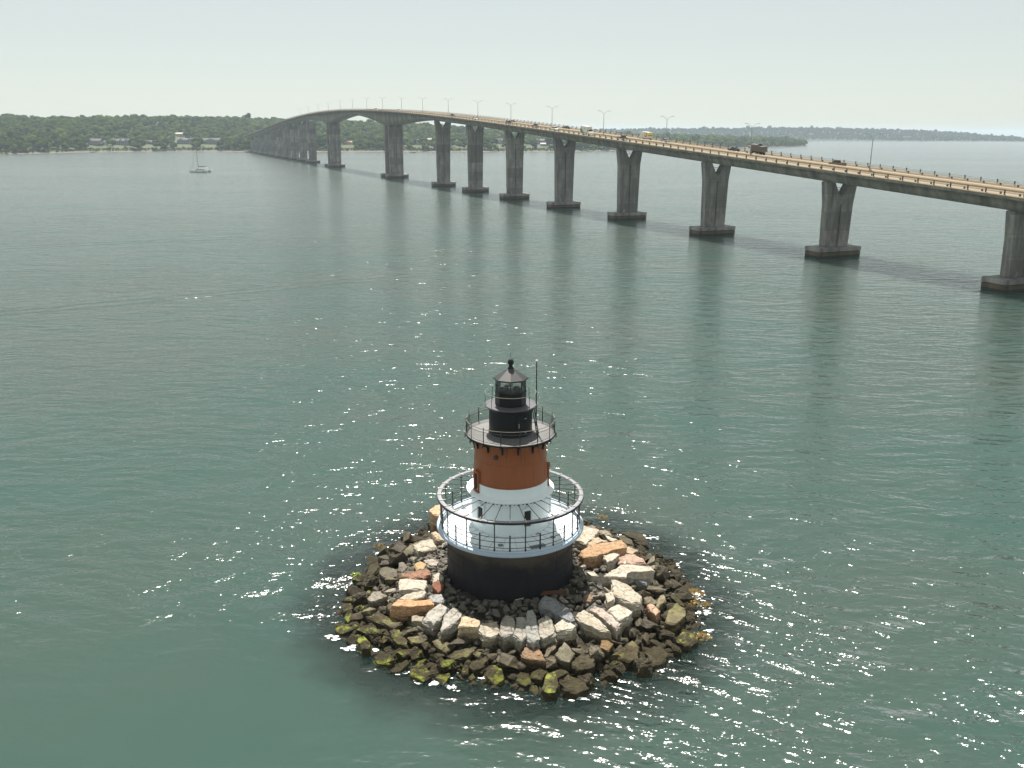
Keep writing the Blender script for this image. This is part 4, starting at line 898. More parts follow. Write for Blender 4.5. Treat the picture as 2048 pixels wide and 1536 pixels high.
# vehicles. local +x is forward
def wheels(root, xs_, w_, r_=.36):
    for x in xs_:
        for s_ in (-1, 1):
            b = MB(); b.tube((x, s_*(w_-.24), r_), (x, s_*w_, r_), r_, 16); q = b.build('wheel', M['tyre'], root, True)
            b = MB(); b.tube((x, s_*(w_-.02), r_), (x, s_*(w_+.02), r_), r_*.55, 12); b.build('rim', M['car_silver'], q)
def prof_mesh(pts, w_, topw=None, zt_=None):
    b = MB(); N = len(pts); tw = topw or w_
    def ww(z): return w_ if zt_ is None or z < zt_[0] else w_+(tw-w_)*(z-zt_[0])/(zt_[1]-zt_[0])
    L_ = [(x, -ww(z), z) for x, z in pts]; R__ = [(x, ww(z), z) for x, z in pts]
    b.add(L_+R__, [tuple(range(N)), tuple(range(2*N-1, N-1, -1))]+[(i, N+i, N+(i+1) % N, (i+1) % N) for i in range(N)]); return b
def place_vehicle(root, k, w_):
    root.location = BP(k, w_, zt(k)+.004); slope = (zt(k+2)-zt(k-2))/4
    # forward: toward -k on the near side (w>0), toward +k on the far side
    d = Vector((-sa, ca, 0)) if w_ < 0 else Vector((sa, -ca, 0))
    root.rotation_euler = (0, -math.atan(slope if w_ < 0 else -slope), math.atan2(d.y, d.x))
def make_car(kind, mat, k, w_, label, cat='car'):
    root = empty({'car': 'car', 'suv': 'suv', 'pickup': 'pickup_truck'}[kind])
    if kind == 'car':
        pts = [(2.3, .3), (2.35, .6), (2.2, .78), (1.1, .95), (-1.7, 1.0), (-2.25, .95), (-2.35, .6), (-2.3, .3)]; cab = [(1.15, .94), (.35, 1.42), (-1.0, 1.44), (-1.75, .98)]
    elif kind == 'suv':
        pts = [(2.35, .35), (2.4, .75), (2.2, 1.0), (1.2, 1.12), (-2.3, 1.15), (-2.4, .7), (-2.35, .35)]; cab = [(1.25, 1.11), (.55, 1.72), (-2.0, 1.75), (-2.3, 1.14)]
    else:
        pts = [(2.8, .45), (2.85, .85), (2.65, 1.1), (1.5, 1.2), (-.5, 1.22), (-.5, .85), (-2.65, .85), (-2.65, 1.2), (-2.8, 1.2), (-2.8, .45)]; cab = [(1.5, 1.19), (.85, 1.85), (-.35, 1.88), (-.55, 1.2)]
    prof_mesh(pts, .92).build('body', mat, root, True, bevel=.07)
    prof_mesh(cab, .86, .68, (1.0, 1.8)).build('cabin_glass', M['carglass'], root, True, bevel=.05)
    xs_ = [p[0] for p in cab]; zs = max(p[1] for p in cab)
    b = MB(); b.box(((cab[1][0]+cab[2][0])/2, 0, zs+.0), (cab[1][0]-cab[2][0], 1.42, .06)); b.build('roof', mat, root, bevel=.02)
    if kind == 'pickup':
        b = MB()
        for s_ in (-1, 1): b.box((-1.6, s_*.86, 1.05), (2.2, .1, .38))
        b.build('bed_side', mat, root)
    x1 = pts[0][0]
    for s_ in (-1, 1):
        b = MB(); b.box((x1+.02, s_*.66, .68), (.08, .34, .14)); b.build('headlight', M['box_white'], root)
        b = MB(); b.box((-x1-.02, s_*.68, .72), (.08, .26, .16)); b.build('tail_light', M['car_red'], root)
    wheels(root, (x1-.85, -x1+.85), .93, .34 if kind == 'car' else .4)
    place_vehicle(root, k, w_); tag(root, label, cat, 'vehicles crossing the bridge'); return root
NL, NL2, FL, FL2 = 6.2, 2.5, -2.5, -6.2
make_car('pickup', M['car_dark'], 117.0, NL, 'black open jeep-like truck on the near lanes just right of the white box truck', 'truck')
make_car('car', M['car_dark'], 60, FL2, 'dark car on the far lanes behind the grey dump truck')
make_car('car', M['car_silver'], 105, FL2, 'silver car on the far lanes right of the yellow emblem truck')
make_car('pickup', M['car_gold'], 4.5, FL, 'gold-brown pickup on the far lanes, rightmost vehicle on the bridge', 'pickup')
make_car('suv', M['car_white'], 181, NL, 'white suv on the near lanes left of the white box truck', 'suv')
make_car('pickup', M['car_brown'], 203.5, NL, 'dark brown pickup on the near lanes left of the white suv', 'pickup')
make_car('suv', M['car_dark'], 237.5, NL, 'black suv on the near lanes beside a red car', 'suv')
make_car('car', M['car_red'], 253.5, FL, 'red car on the far lanes of the bridge')
make_car('car', M['car_white'], 288.5, NL, 'white sedan on the near lanes left of the black suv')
make_car('pickup', M['car_dark'], 328.5, NL, 'dark pickup with white cab roof, left of the white sedan', 'pickup')
make_car('car', M['car_dark'], 194.5, FL2, 'dark car on the far lanes behind the white suv')
make_car('car', M['car_white'], 172, FL2, 'white car on the far lanes seen through the rail left of the box truck')
make_car('suv', M['car_white'], 515.5, NL, 'white van near the top of the bridge, left of two tiny vehicles', 'suv')
make_car('suv', M['car_white'], 449, NL, 'white van near the top of the bridge, right of two tiny vehicles', 'suv')
# white box truck
root = empty('box_truck')
b = MB(); b.box((-1.3, 0, 2.35), (6.4, 2.4, 2.65)); bx_ = b.build('cargo_box', M['box_white'], root, bevel=.05)
for s_ in (-1, 1):
    b = MB(); y_ = s_*1.206
    pts = [(-4.45, 1.06), (-1.6, 1.06), (-2.1, 1.5), (-3.0, 2.15), (-4.45, 2.75)]; b.add([(x, y_, z) for x, z in pts], [tuple(range(len(pts)))]); b.build('green_swoosh', M['green'], bx_)
    b = MB(); pts = [(-1.35, 1.06), (-1.05, 1.06), (-1.9, 1.75), (-3.0, 2.5), (-4.45, 3.1), (-4.45, 2.95), (-3.1, 2.32), (-1.95, 1.6)]; b.add([(x, y_, z) for x, z in pts], [tuple(range(len(pts)))]); b.build('green_stripe', M['green'], bx_)
    b = MB(); b.box((-.6, y_, 2.75), (.9, .012, .3)); b.build('side_marking', M['green'], bx_)
prof_mesh([(4.15, .5), (4.2, 1.1), (4.0, 1.45), (3.0, 1.6), (2.6, 2.45), (2.0, 2.5), (2.0, .5)], 1.1).build('cab', M['car_white'], root, True, bevel=.06)
b = MB(); b.add([(2.66, -.95, 2.40), (2.66, .95, 2.40), (3.03, .95, 1.64), (3.03, -.95, 1.64)], [(0, 1, 2, 3)]); b.add([(2.1, -1.115, 1.6), (2.85, -1.115, 1.6), (2.5, -1.115, 2.3), (2.1, -1.115, 2.3)], [(0, 1, 2, 3)]); b.add([(2.1, 1.115, 1.6), (2.85, 1.115, 1.6), (2.5, 1.115, 2.3), (2.1, 1.115, 2.3)], [(0, 1, 2, 3)]); b.build('cab_window', M['carglass'], root)
prof_mesh([(2.5, 2.5), (2.3, 2.62), (1.95, 2.7), (1.95, 2.5)], .85).build('wind_deflector', M['yellow'], root)
b = MB(); b.box((-1, 0, .8), (6.5, .9, .3)); b.build('chassis', M['tyre'], root); wheels(root, (3.2, -2.9), 1.1, .46)
place_vehicle(root, 148, NL); tag(root, 'white box truck with a green swoosh on its side, driving on the near lanes', 'truck', 'vehicles crossing the bridge')
# yellow emblem truck (going away)
root = empty('box_truck')
b = MB(); b.box((-.8, 0, 1.95), (5.6, 2.3, 2.4)); bx_ = b.build('cargo_box', M['box_white'], root, bevel=.06)
b = MB(); b.box((-3.62, 0, 2.2), (.03, 2.0, 1.5)); b.build('rear_door', M['yellow'], bx_); b = MB(); b.box((-3.64, 0, 2.0), (.03, 1.9, .25)); b.build('rear_stripe', M['navy'], bx_)
for s_ in (-1, 1):
    b = MB(); b.tube((-1.9, s_*1.152, 2.2), (-1.9, s_*1.158, 2.2), .95, 28); b.build('emblem_ring', M['navy'], bx_); b = MB(); b.tube((-1.8, s_*1.159, 2.3), (-1.8, s_*1.165, 2.3), .68, 28); b.build('emblem_disc', M['yellow'], bx_)
prof_mesh([(3.6, .45), (3.65, 1.0), (3.3, 1.3), (2.7, 1.45), (2.3, 2.2), (2.0, 2.25), (2.0, .45)], 1.05).build('cab', M['car_white'], root, True, bevel=.06)
b = MB(); b.box((-.5, 0, .62), (5.6, 1.0, .25)); b.box((-3.66, 0, .55), (.12, 2.2, .2)); b.build('chassis', M['tyre'], root); wheels(root, (2.8, -2.4), 1.08, .42)
place_vehicle(root, 118.5, FL2+1); tag(root, 'white cargo truck with a yellow round emblem and yellow rear, on the far lanes', 'truck', 'vehicles crossing the bridge')
# dump truck (going away)
root = empty('dump_truck')
pts = [(1.8, 1.2), (2.2, 3.15), (-3.9, 2.95), (-4.1, 1.2)]
prof_mesh(pts, 1.2).build('dump_body', M['dump'], root, bevel=.05)
b = MB()
for x in (-3.3, -2.2, -1.1, 0, 1.1):
    for s_ in (-1, 1): b.box((x, s_*1.24, 2.1), (.14, .08, 1.7))
b.build('body_rib', M['dump'], root)
b = MB(); n = 10; vs = []
for i in range(n+1):
    a_ = math.pi*i/n
    for x in (2.0, -1.4): vs.append((x, 1.15*math.cos(a_), 3.05+.55*math.sin(a_)))
b.add(vs, [(2*i, 2*i+1, 2*i+3, 2*i+2) for i in range(n)]); b.build('rolled_tarp', M['post'], root)
prof_mesh([(4.8, .6), (4.85, 1.2), (4.6, 1.65), (3.6, 1.8), (3.3, 2.75), (2.3, 2.8), (2.3, .6)], 1.1).build('cab', M['car_white'], root, True, bevel=.07)
b = MB(); b.box((2.85, 0, 2.3), (.75, 2.24, .6)); b.build('cab_window', M['carglass'], root)
b = MB(); b.box((0, 0, .9), (8.2, .9, .35)); b.build('chassis', M['tyre'], root); wheels(root, (3.9, -1.2, -2.6), 1.15, .52)
place_vehicle(root, 46, FL2+1); tag(root, 'grey dump truck with a white cab on the far lanes of the bridge', 'truck', 'vehicles crossing the bridge')

# ------------------------------------------------------------------ far shore
SX = np.array([-2600, -1500, -758, -715, -640, -540, -450, -400, -293, -23, 117, 400, 693, 800, 850.]); SY = np.array([700, 950, 1335, 1480, 1570, 1600, 1555, 1560, 1625, 1650, 1715, 2000, 2366, 2500, 2640.])
def ysh(x): return np.interp(x, SX, SY)
UU = np.array([-.9, -.58, -.45, -.35, -.26, -.17, -.10, -.03, .05, .12, .2, .3, .36]); UH = np.array([45, 47, 47, 53, 49, 45, 39, 28, 20, 16, 17, 12, 5.])
def sm(x): x = np.clip(x, 0, 1); return x*x*(3-2*x)
def land(x, y):
    d = (y-ysh(x))*.85; d = np.minimum(d, (862-x)*.9); u = x/np.maximum(y, 1)
    H = np.interp(u, UU, UH)
    z = np.where(d < 0, d*.08, 0)+2.2*sm(d/14)+5.5*sm((d-10)/70)+(H-7.7)*sm((d-60)/460)
    return np.maximum(z, -3)
t = NT('grassy_ground'); pos = t.geo.outputs['Position']; sx_ = t.n('ShaderNodeSeparateXYZ'); t.l(pos, sx_.inputs[0])
n1 = t.noise(pos, .02, 5, .6); n2 = t.noise(pos, .2, 4, .6)
c = t.mix(n2, t.mix(n1, (.032, .05, .016), (.065, .085, .024)), (.05, .06, .022))
hz = t.math('ADD', sx_.outputs[2], t.math('MULTIPLY', n2, .8))
c = t.mix(t.ramp(hz, 1.75, 1.3), c, t.mix(t.noise(pos, .06, 4), (.22, .165, .12), (.13, .10, .08)))
c = t.mix(t.ramp(hz, 1.1, .8), c, (.11, .085, .07)); t.bsdf(c, .9); M['land'] = t.m
o = grid('terrain', np.concatenate([np.linspace(-2600, -900, 40), np.linspace(-880, 880, 230)]), np.linspace(680, 3600, 300), land, M['land']); tag(o, kind='structure')
# far headland
def head(x, y):
    ys_ = 4350+60*np.sin(x/300); d = y-ys_
    H = np.interp(x, [-3000, 500, 1300, 1500, 1750, 2000, 2200, 2350, 2500, 2620, 2800], [32, 36, 46, 47, 44, 40, 34, 27, 13, 2, 0.6]); edge = np.interp(x, [-3000, 2500, 2900], [1, 1, 0])
    return np.where(d < 0, d*.05, 0)+(1.5*sm(d/20)+H*sm((d-20)/380))*edge-.3*(1-edge)
o = grid('hills', np.linspace(-3000, 2900, 120), np.linspace(4200, 6200, 60), head, simple('headland_ground', (.028, .042, .02), .95)); tag(o, kind='structure')
# foliage
def foliage(name, lo, hi):
    t = NT(name); pos = t.geo.outputs['Position']; n1 = t.noise(pos, .045, 3, .6); n2 = t.noise(pos, .5, 3, .6); oi = t.n('ShaderNodeObjectInfo').outputs['Random']
    f = t.math('ADD', t.math('MULTIPLY', n1, .8), t.math('MULTIPLY', n2, .4)); f = t.math('ADD', f, t.math('MULTIPLY', t.math('SUBTRACT', oi, .5), .35))
    c = t.mix(t.ramp(f, .35, .85), lo, hi)
    b1 = t.n('ShaderNodeBsdfDiffuse'); t.l(c, b1.inputs[0]); b2 = t.n('ShaderNodeBsdfTranslucent'); t.l(t.mix(1.0, c, (1.0, 1.15, .5), 'MULTIPLY'), b2.inputs[0])
    mx = t.n('ShaderNodeMixShader'); mx.inputs[0].default_value = .25; t.l(b1.outputs[0], mx.inputs[1]); t.l(b2.outputs[0], mx.inputs[2]); t.l(mx.outputs[0], t.out.inputs[0]); return t.m
M['leaf'] = foliage('leaf_green', (.030, .055, .016), (.085, .125, .030)); M['leafp'] = foliage('leaf_pale', (.06, .09, .02), (.13, .17, .04)); M['leafd'] = foliage('leaf_dark', (.018, .035, .016), (.045, .07, .025)); M['bark'] = simple('bark', (.07, .055, .045), .9)
ico = bmesh.new(); bmesh.ops.create_icosphere(ico, subdivisions=2, radius=1); IV = np.array([v.co[:] for v in ico.verts]); IF = np.array([[v.index for v in f.verts] for f in ico.faces]); ico.free()
def crown(rs, w_, h_, nl, leaf=1.0, lobes=6):
    """clumped crown: lobes (dark inner masses) with leaf quads around; base at z=0. returns tri verts/faces"""
    Vs, Fs, off = [], [], 0
    cs = []
    for i in range(lobes):
        a = rs.uniform(0, 6.28); r_ = w_*.5*rs.uniform(.15, .62)*(i > 0); zc = h_*(.62 if i == 0 else rs.uniform(.32, .72)); s = w_*.5*rs.uniform(.42, .62)
        cs.append((r_*math.cos(a), r_*math.sin(a), zc, s, s*min(1.1, h_/w_*.85)))
    for x, y, z, s, sz in cs:
        v = IV*np.array([s, s, sz])*.86*(1+.22*rs.randn(len(IV), 1)*.6)+np.array([x, y, z]); Vs.append(v); Fs.append(IF+off); off += len(v)
    k = rs.randint(0, lobes, nl); C = np.array(cs)[k]
    d = rs.randn(nl, 3); d[:, 2] = np.abs(d[:, 2])*.9-.25; d /= np.linalg.norm(d, axis=1)[:, None]
    P = C[:, :3]+d*np.stack([C[:, 3], C[:, 3], C[:, 4]], 1)*rs.uniform(.86, 1.12, (nl, 1))
    u = rs.randn(nl, 3); u -= d*(u*d).sum(1)[:, None]*.6; u /= np.linalg.norm(u, axis=1)[:, None]; vv = np.cross(u, d+.4*rs.randn(nl, 3)); vv /= np.linalg.norm(vv, axis=1)[:, None]
    s = leaf*rs.uniform(.5, 1.1, (nl, 1)); q = np.stack([P-u*s-vv*s*.6, P+u*s-vv*s*.6, P+vv*s], 1).reshape(-1, 3)
    Vs.append(q); Fs.append(np.arange(nl*3).reshape(-1, 3)+off)
    return np.concatenate(Vs), np.concatenate(Fs)
rs = np.random.RandomState(12)
TREE = []
for i in range(9):
    kind = ['round', 'round', 'tall', 'wide', 'round', 'wide', 'tall', 'round', 'wide'][i]; w_, h_ = {'round': (13, 12), 'tall': (9, 15), 'wide': (16, 11)}[kind]
    v, f = crown(rs, w_, h_*1.0, 620, .85, {'round': 7, 'tall': 6, 'wide': 9}[kind]); v = v+np.array([0, 0, 1.5])
    tv, tf = [], []
    b = MB(); b.tube((0, 0, -2), (0, 0, h_*.7), .45, 7, .2)
    for j in range(5): a_ = j*1.3; b.tube((0, 0, 3+j*.8), (w_*.25*math.cos(a_), w_*.25*math.sin(a_), 5.5+j*.9), .2, 5, .08)
    mt = [M['leaf'], M['leaf'], M['leafd'], M['leaf'], M['leafp'], M['leafp'], M['leaf'], M['leafd'], M['leaf']][i]
    cr = mesh_np('crown', v, f, mt); tk = b.build('trunk', M['bark']); TREE.append((kind, cr.data, tk.data, ['green', 'green', 'dark green', 'green', 'pale green', 'pale green', 'green', 'dark green', 'green'][i])); bpy.data.objects.remove(cr); bpy.data.objects.remove(tk)
# houses (px left, px right, px base, depth Y, eave height, roof height, material colours, label)
def hmat(n, c): return simple(n, c, .8, var=.08, scale=.3)
HM = {'shingle': hmat('grey_shingle', (.25, .23, .21)), 'blue': hmat('blue_grey_siding', (.22, .245, .26)), 'white': hmat('white_siding', (.42, .42, .40)), 'cream': hmat('cream_siding', (.45, .40, .30)), 'roofg': hmat('grey_roof', (.075, .078, .082)), 'rooft': hmat('tan_roof', (.38, .26, .15)), 'roofw': hmat('light_roof', (.40, .37, .33))}
HWIN = simple('house_window', (.03, .04, .05), .2)
HOUSES = [
 (179, 204.5, 290, 1600, 'shingle', 'roofg', 2, 0, 'large grey shingled house with a white porch, leftmost on the far shore'),
 (205.5, 214, 289, 1625, 'white', 'roofg', 1, 0, 'small white garage right of the leftmost grey house'),
 (228, 262, 290, 1640, 'blue', 'roofg', 2, 3, 'blue-grey house with several steep gables on the far left shore'),
 (286, 311, 288, 1680, 'shingle', 'roofg', 1, 1, 'low brown-grey house between trees, left of the catamaran mast'),
 (347, 367, 272, 1850, 'cream', 'roofw', 1, 0, 'house with a bright pale roof up the slope behind the catamaran'),
 (357, 391, 288, 1720, 'blue', 'roofg', 2, 2, 'light blue-grey house with two wings behind the catamaran'),
 (408, 441, 288, 1760, 'blue', 'roofg', 2, 1, 'grey two storey house right of the catamaran, near the bridge end'),
 (687, 709, 289, 1720, 'cream', 'rooft', 1, 1, 'house with an orange-tan roof seen between the two main piers, left part'),
 (808, 815, 286, 1760, 'white', 'roofg', 2, 1, 'narrow white house just right of the second main pier'),
 (823.5, 844, 289.5, 1740, 'white', 'roofg', 2, 1, 'white house above the moored dark sailboat'),
 (851, 863, 283, 1800, 'cream', 'roofw', 1, 0, 'beige house uphill right of the moored sailboat'),
 (903.5, 920, 290, 1760, 'white', 'roofg', 2, 2, 'white gabled house right of the first Y pier past the main span'),
 (929, 940, 289, 1780, 'white', 'roofg', 1, 0, 'small white house touching the left side of the second Y pier'),
 (991.5, 1009, 288, 1780, 'cream', 'roofg', 2, 1, 'cream gabled house between the second and third Y piers'),
 (1053, 1064, 289, 1800, 'white', 'roofg', 1, 1, 'small pale house right of the third Y pier'),
 (1069, 1099, 288.5, 1820, 'shingle', 'roofg', 2, 2, 'wide grey house complex between the third and fourth Y piers'),
 (1081, 1098, 292.5, 1775, 'blue', 'roofw', 1, 0, 'low blue-grey building in front of the wide grey house complex')]
hrect = []
def make_house(x0, x1, yb, Y, wm, rm, st, gab, label):
    xm = (x0+x1)/2; best = (1e9, Y)      # stand the house on the slope where its foot is seen
    for yy in range(int(Y)-120, int(Y)+420, 6):
        q = at_y(xm, yb, yy)
        if yy-float(ysh(q.x)) > 34: best = min(best, (abs(q.z-float(land(q.x, yy)))+abs(yy-Y)*.004, yy))
    Y = best[1]
    p0 = at_y(x0, yb, Y); p1 = at_y(x1, yb, Y); cx = (p0.x+p1.x)/2; W = p1.x-p0.x; z0 = p0.z; gz = float(land(cx, Y)); D = min(12, max(8, W*.6)); eh = 3.2*st+1; rh = 3.6 if st > 1 else 2.6
    root = empty('house', (cx, Y, z0)); hrect.append((x0, x1, Y, cx, W))
    b = MB(); b.box((0, 0, (eh+min(-2, gz-z0-2))/2), (W, D, eh-min(-2, gz-z0-2))); wl = b.build('wall', HM[wm], root)
    b = MB(); o_ = .6
    b.add([(-W/2-o_, -D/2-o_, eh), (W/2+o_, -D/2-o_, eh), (W/2+o_, D/2+o_, eh), (-W/2-o_, D/2+o_, eh), (-W/2-o_, 0, eh+rh), (W/2+o_, 0, eh+rh)], [(0, 1, 5, 4), (2, 3, 4, 5), (0, 4, 3), (1, 2, 5), (3, 2, 1, 0)])
    for g in range(gab):
        gx = -W/2+W*(g+.5)/gab; gw = W/gab*.34
        b.add([(gx-gw, -D/2-.9, eh-.2), (gx+gw, -D/2-.9, eh-.2), (gx, -D/2-.9, eh+rh*.9), (gx-gw, 0, eh-.2), (gx+gw, 0, eh-.2), (gx, 0, eh+rh*.9)], [(0, 3, 5, 2), (1, 2, 5, 4)])
    rf = b.build('roof', HM[rm], root)
    for g in range(gab):
        gx = -W/2+W*(g+.5)/gab; gw = W/gab*.34; b = MB(); b.add([(gx-gw, -D/2-.85, eh-.2), (gx+gw, -D/2-.85, eh-.2), (gx, -D/2-.85, eh+rh*.85)], [(0, 1, 2)]); b.box((gx, -D/2-.5, eh/2), (gw*1.9, .8, eh)); b.build('gable_front', HM[wm], root)
    b = MB(); b.box((W*.22, .5, eh+rh), (1, .9, 1.8)); b.build('chimney', HM['shingle'], rf)
    n = max(2, int(W/3.6))
    for s in range(st):
        for i in range(n):
            b = MB(); b.box((-W/2+W*(i+.5)/n, -D/2-(.93 if gab else .03), 1.9+3.1*s), (1.3, .06, 1.5)); b.build('window', HWIN, root)
    if label.startswith('large grey') or st == 2:
        b = MB(); b.box((0, -D/2-1.9, 3.2), (W*.96, 2.2, .2)); b.box((0, -D/2-1.9, .5), (W*.96, 2.2, .25))
        for i in range(n+1): b.box((-W*.47+W*.94*i/n, -D/2-2.9, 1.6), (.2, .2, 3.1))
        b.build('porch', HM['white'], root)
    tag(root, label, 'house', 'houses on the far shore'); return root
for hq in HOUSES: make_house(*hq)
# trees
LM = [(0, 178, 'left of the leftmost grey house'), (178, 268, 'around the two leftmost houses'), (268, 345, 'around the low brown-grey house'), (345, 400, 'near the two-winged house'), (400, 500, 'between the catamaran and the bridge end'), (500, 640, 'behind the far end of the bridge'), (640, 780, 'seen between the two main piers'), (780, 870, 'right of the second main pier'), (870, 960, 'behind the first Y piers'), (960, 1140, 'between the third and fourth piers'), (1140, 1300, 'right of the fourth Y pier'), (1300, 1600, 'on the low wooded point')]
rt = random.Random(4); cand = []
gx = np.arange(-1350, 860, 12.)
for x in gx:
    for y in np.arange(950, 3100, 12.):
        xx = x+rt.uniform(-5, 5); yy = y+rt.uniform(-5, 5)
        d = yy-float(ysh(xx))
        if d < 10 or xx > 855 or xx > .365*yy: continue
        z = float(land(xx, yy)); px, py = project(xx, yy, z)
        if px < -60 or px > 1640: continue
        dm = min(d*.85, (862-xx)*.9)
        if dm > 620 and rt.random() < .6: continue
        if dm > 800: continue
        # gardens: clear in front of the houses
        cl = False
        for x0, x1, Y, cx, W in hrect:
            if x0+1 < px < x1-1 and yy < Y+9 : cl = True
        near_house = any(x0-30 < px < x1+30 and yy < Y for x0, x1, Y, cx, W in hrect)
        if cl: continue
        if near_house and rt.random() < .5: continue
        
        # keep the bridge corridor clear
        kx = -(xx-BX)*sa+(yy-BY)*ca; wx = -(xx-BX)*ca-(yy-BY)*sa-WC
        if abs(wx) < 13 and kx < 1425: continue
        cand.append((xx, yy, z, px, d))
# visible size order: nearest to the shore first
cand.sort(key=lambda c: math.hypot(c[0], c[1])+ (c[4]*1.2))
HN = ['the leftmost grey house', 'the small white garage', 'the many-gabled house', 'the low brown-grey house', 'the pale roofed house', 'the two-winged house', 'the house by the bridge end', 'the orange roofed house', 'the narrow white house', 'the white house', 'the beige uphill house', 'the white gabled house', 'the small white house', 'the cream house', 'the small pale house', 'the wide grey house', 'the low blue-grey building']
nT = 0; rest = []
for xx, yy, z, px, d in cand:
    if nT < 290 and d < 170 and rt.random() < .62:
        kind, cm, tm, cn = rt.choice(TREE); s = rt.uniform(.85, 1.35)*(.8 if d < 35 else 1)
        root = empty('tree', (xx, yy, z-.5), rt.uniform(0, 6.28)); root.scale = (s, s, s*rt.uniform(.85, 1.2))
        a_ = bpy.data.objects.new('crown', cm); col.objects.link(a_); a_.parent = root; b_ = bpy.data.objects.new('trunk', tm); col.objects.link(b_); b_.parent = root
        row = 'by the water' if d < 45 else ('second row' if d < 100 else 'uphill')
        q_ = min(range(len(hrect)), key=lambda n: abs(hrect[n][3]-xx)+.7*abs(hrect[n][2]-yy)); hx, hy = hrect[q_][3], hrect[q_][2]; hn = HN[q_]; dd = math.hypot(hx-xx, hy-yy)
        w_ = 'just' if dd < 28 else ('' if dd < 60 else ('well' if dd < 120 else 'far'))
        hpx = (hrect[q_][0]+hrect[q_][1])/2; rel = ('left of' if px < hpx else 'right of') if abs(px-hpx) > 14 else ('behind' if yy > hy else 'in front of')
        kn = 'rounded' if kind == 'round' else kind; sn = 'big ' if s > 1.15 else ('small ' if s < .95 else '')
        lb = ' '.join(f'{sn}{kn} {cn} tree {row}, {w_} {rel} {hn}'.split())
        if len(lb.split()) > 16: lb = lb.replace('far ', '').replace('well ', '').replace('just ', '')
        tag(root, lb, 'tree', f'{sn}{kn} {cn} trees {row} {w_} {rel} {hn}'); nT += 1
    else: rest.append((xx, yy, z))
def forest(name, pts, seed, nl, leaf, lobes, label, sc=1.0, mats=None):
    rs = np.random.RandomState(seed); base = [crown(rs, 13, 12, nl, leaf, lobes) for _ in range(8)]; Vs, Fs, off, MI = [], [], 0, []
    for x, y, z in pts:
        v, f = base[rs.randint(8)]; a = rs.uniform(0, 6.28); s = rs.uniform(.8, 1.4)*sc; c_, s__ = math.cos(a), math.sin(a)
        if rs.rand() < .03: s *= 1.35
        q = np.stack([(v[:, 0]*c_-v[:, 1]*s__)*s, (v[:, 0]*s__+v[:, 1]*c_)*s, v[:, 2]*s*rs.uniform(.8, 1.25)+0.2], 1)+np.array([x, y, z]); Vs.append(q); Fs.append(f+off); off += len(v)
        MI.append(np.full(len(f), rs.choice([0, 0, 0, 1, 2])))
    o = mesh_np(name, np.concatenate(Vs), np.concatenate(Fs), mats or [M['leaf'], M['leafp'], M['leafd']])
    if not mats: o.data.polygons.foreach_set('material_index', np.concatenate(MI).astype(np.int32))
    tag(o, label, 'woodland', kind='stuff'); return o
print('trees', nT, len(rest))
forest('woodland', rest, 3, 110, 1.25, 4, 'dense green broadleaf woodland covering the hill behind the houses on the far shore')
# shore shrubs
sh = []
for x in np.arange(-1200, 850, 4.2):
    for j in range(4):
        xx = x+rt.uniform(-3, 3); d = rt.uniform(7, 32); yy = float(ysh(xx))+d
        if xx > 840: continue
        kx = -(xx-BX)*sa+(yy-BY)*ca; wx = -(xx-BX)*ca-(yy-BY)*sa-WC
        if abs(wx) < 12: continue
        sh.append((xx, yy, float(land(xx, yy))-.6))
o = forest('shrubs', sh, 9, 50, .6, 3, 'low green shrubs and bushes lining the beach of the far shore', .33)
o['category'] = 'shrubs'
# far headland wood
fh = []; rf_ = random.Random(8)
for x in np.arange(-600, 2640, 21.):
    for y in np.arange(4385, 5000, 21.):
        xx, yy = x+rf_.uniform(-9, 9), y+rf_.uniform(-9, 9); hh = float(head(xx, yy))
        if hh > 1.2 and (yy < 4850 or rf_.random() < .4): fh.append((xx, yy, hh-3))
forest('far_woodland', fh, 21, 24, 2.6, 3, 'hazy blue-green woodland on the distant headland at the right horizon', 1.2, [M['leafd']])
# lone tall tree on the left skyline and taller emergents
for px, py, Y, s, lb in ((497, 232, 2150, 1.05, 'lone tall dark tree standing above the skyline left of the bridge end'), (165, 233, 2150, .8, 'taller sparse tree on the left skyline, leftmost of two'), (181, 235, 2150, .7, 'sparse tree on the left skyline, right of the taller one'), (1170/5.12+1140, 256.5, 2900, 0, '')):
    if not s: continue
    p = at_y(px, py, Y); gz = float(land(p.x, Y)); root = empty('tree', (p.x, Y, gz)); kind, cm, tm, cn = TREE[2]; hgt_ = p.z+(5 if px > 400 else 2)-gz
    rs2 = np.random.RandomState(int(px)); v, f = crown(rs2, 15*s, 17*s, 420, 1.1, 6); v = v+np.array([0, 0, hgt_-14*s]); mesh_np('crown', v, f, M['leafd'], parent=root)
    b = MB(); b.tube((0, 0, -1), (0, 0, hgt_-4), .6, 7, .3); b.build('trunk', M['bark'], root); tag(root, lb, 'tree', 'tall trees on the skyline')
# distant buildings
def far_block(px, py, Y, W, H, D, label, name='building', legs=False):
    p = at_y(px, py, Y); root = empty(name, p); b = MB(); b.box((0, 0, H/2+ (H*.45 if legs else 0)), (W, D, H*(.55 if legs else 1))); b.build('wall', HM['white'], root)
    b = MB(); b.box((0, 0, H+.6), (W*1.02, D*1.02, 1)); b.build('roof', HM['roofg'], root)
    if legs:
        b = MB()
        for i in range(4): b.box((-W*.4+W*.27*i, 0, -6), (2, 2, H+16))
        b.build('tower_leg', HM['white'], root); b = MB()
        for i in (-1, 0, 1): b.tube((i*W*.4, 0, H), (i*W*.4, 0, H+5), .5, 6)
        b.build('rooftop_mast', HM['white'], root)
    else:
        b = MB()
        for i in range(5): b.box((-W*.4+W*.2*i, -D/2-.1, H*.5), (W*.08, .2, H*.3))
        b.build('window', HWIN, root)
    tag(root, label, 'building')
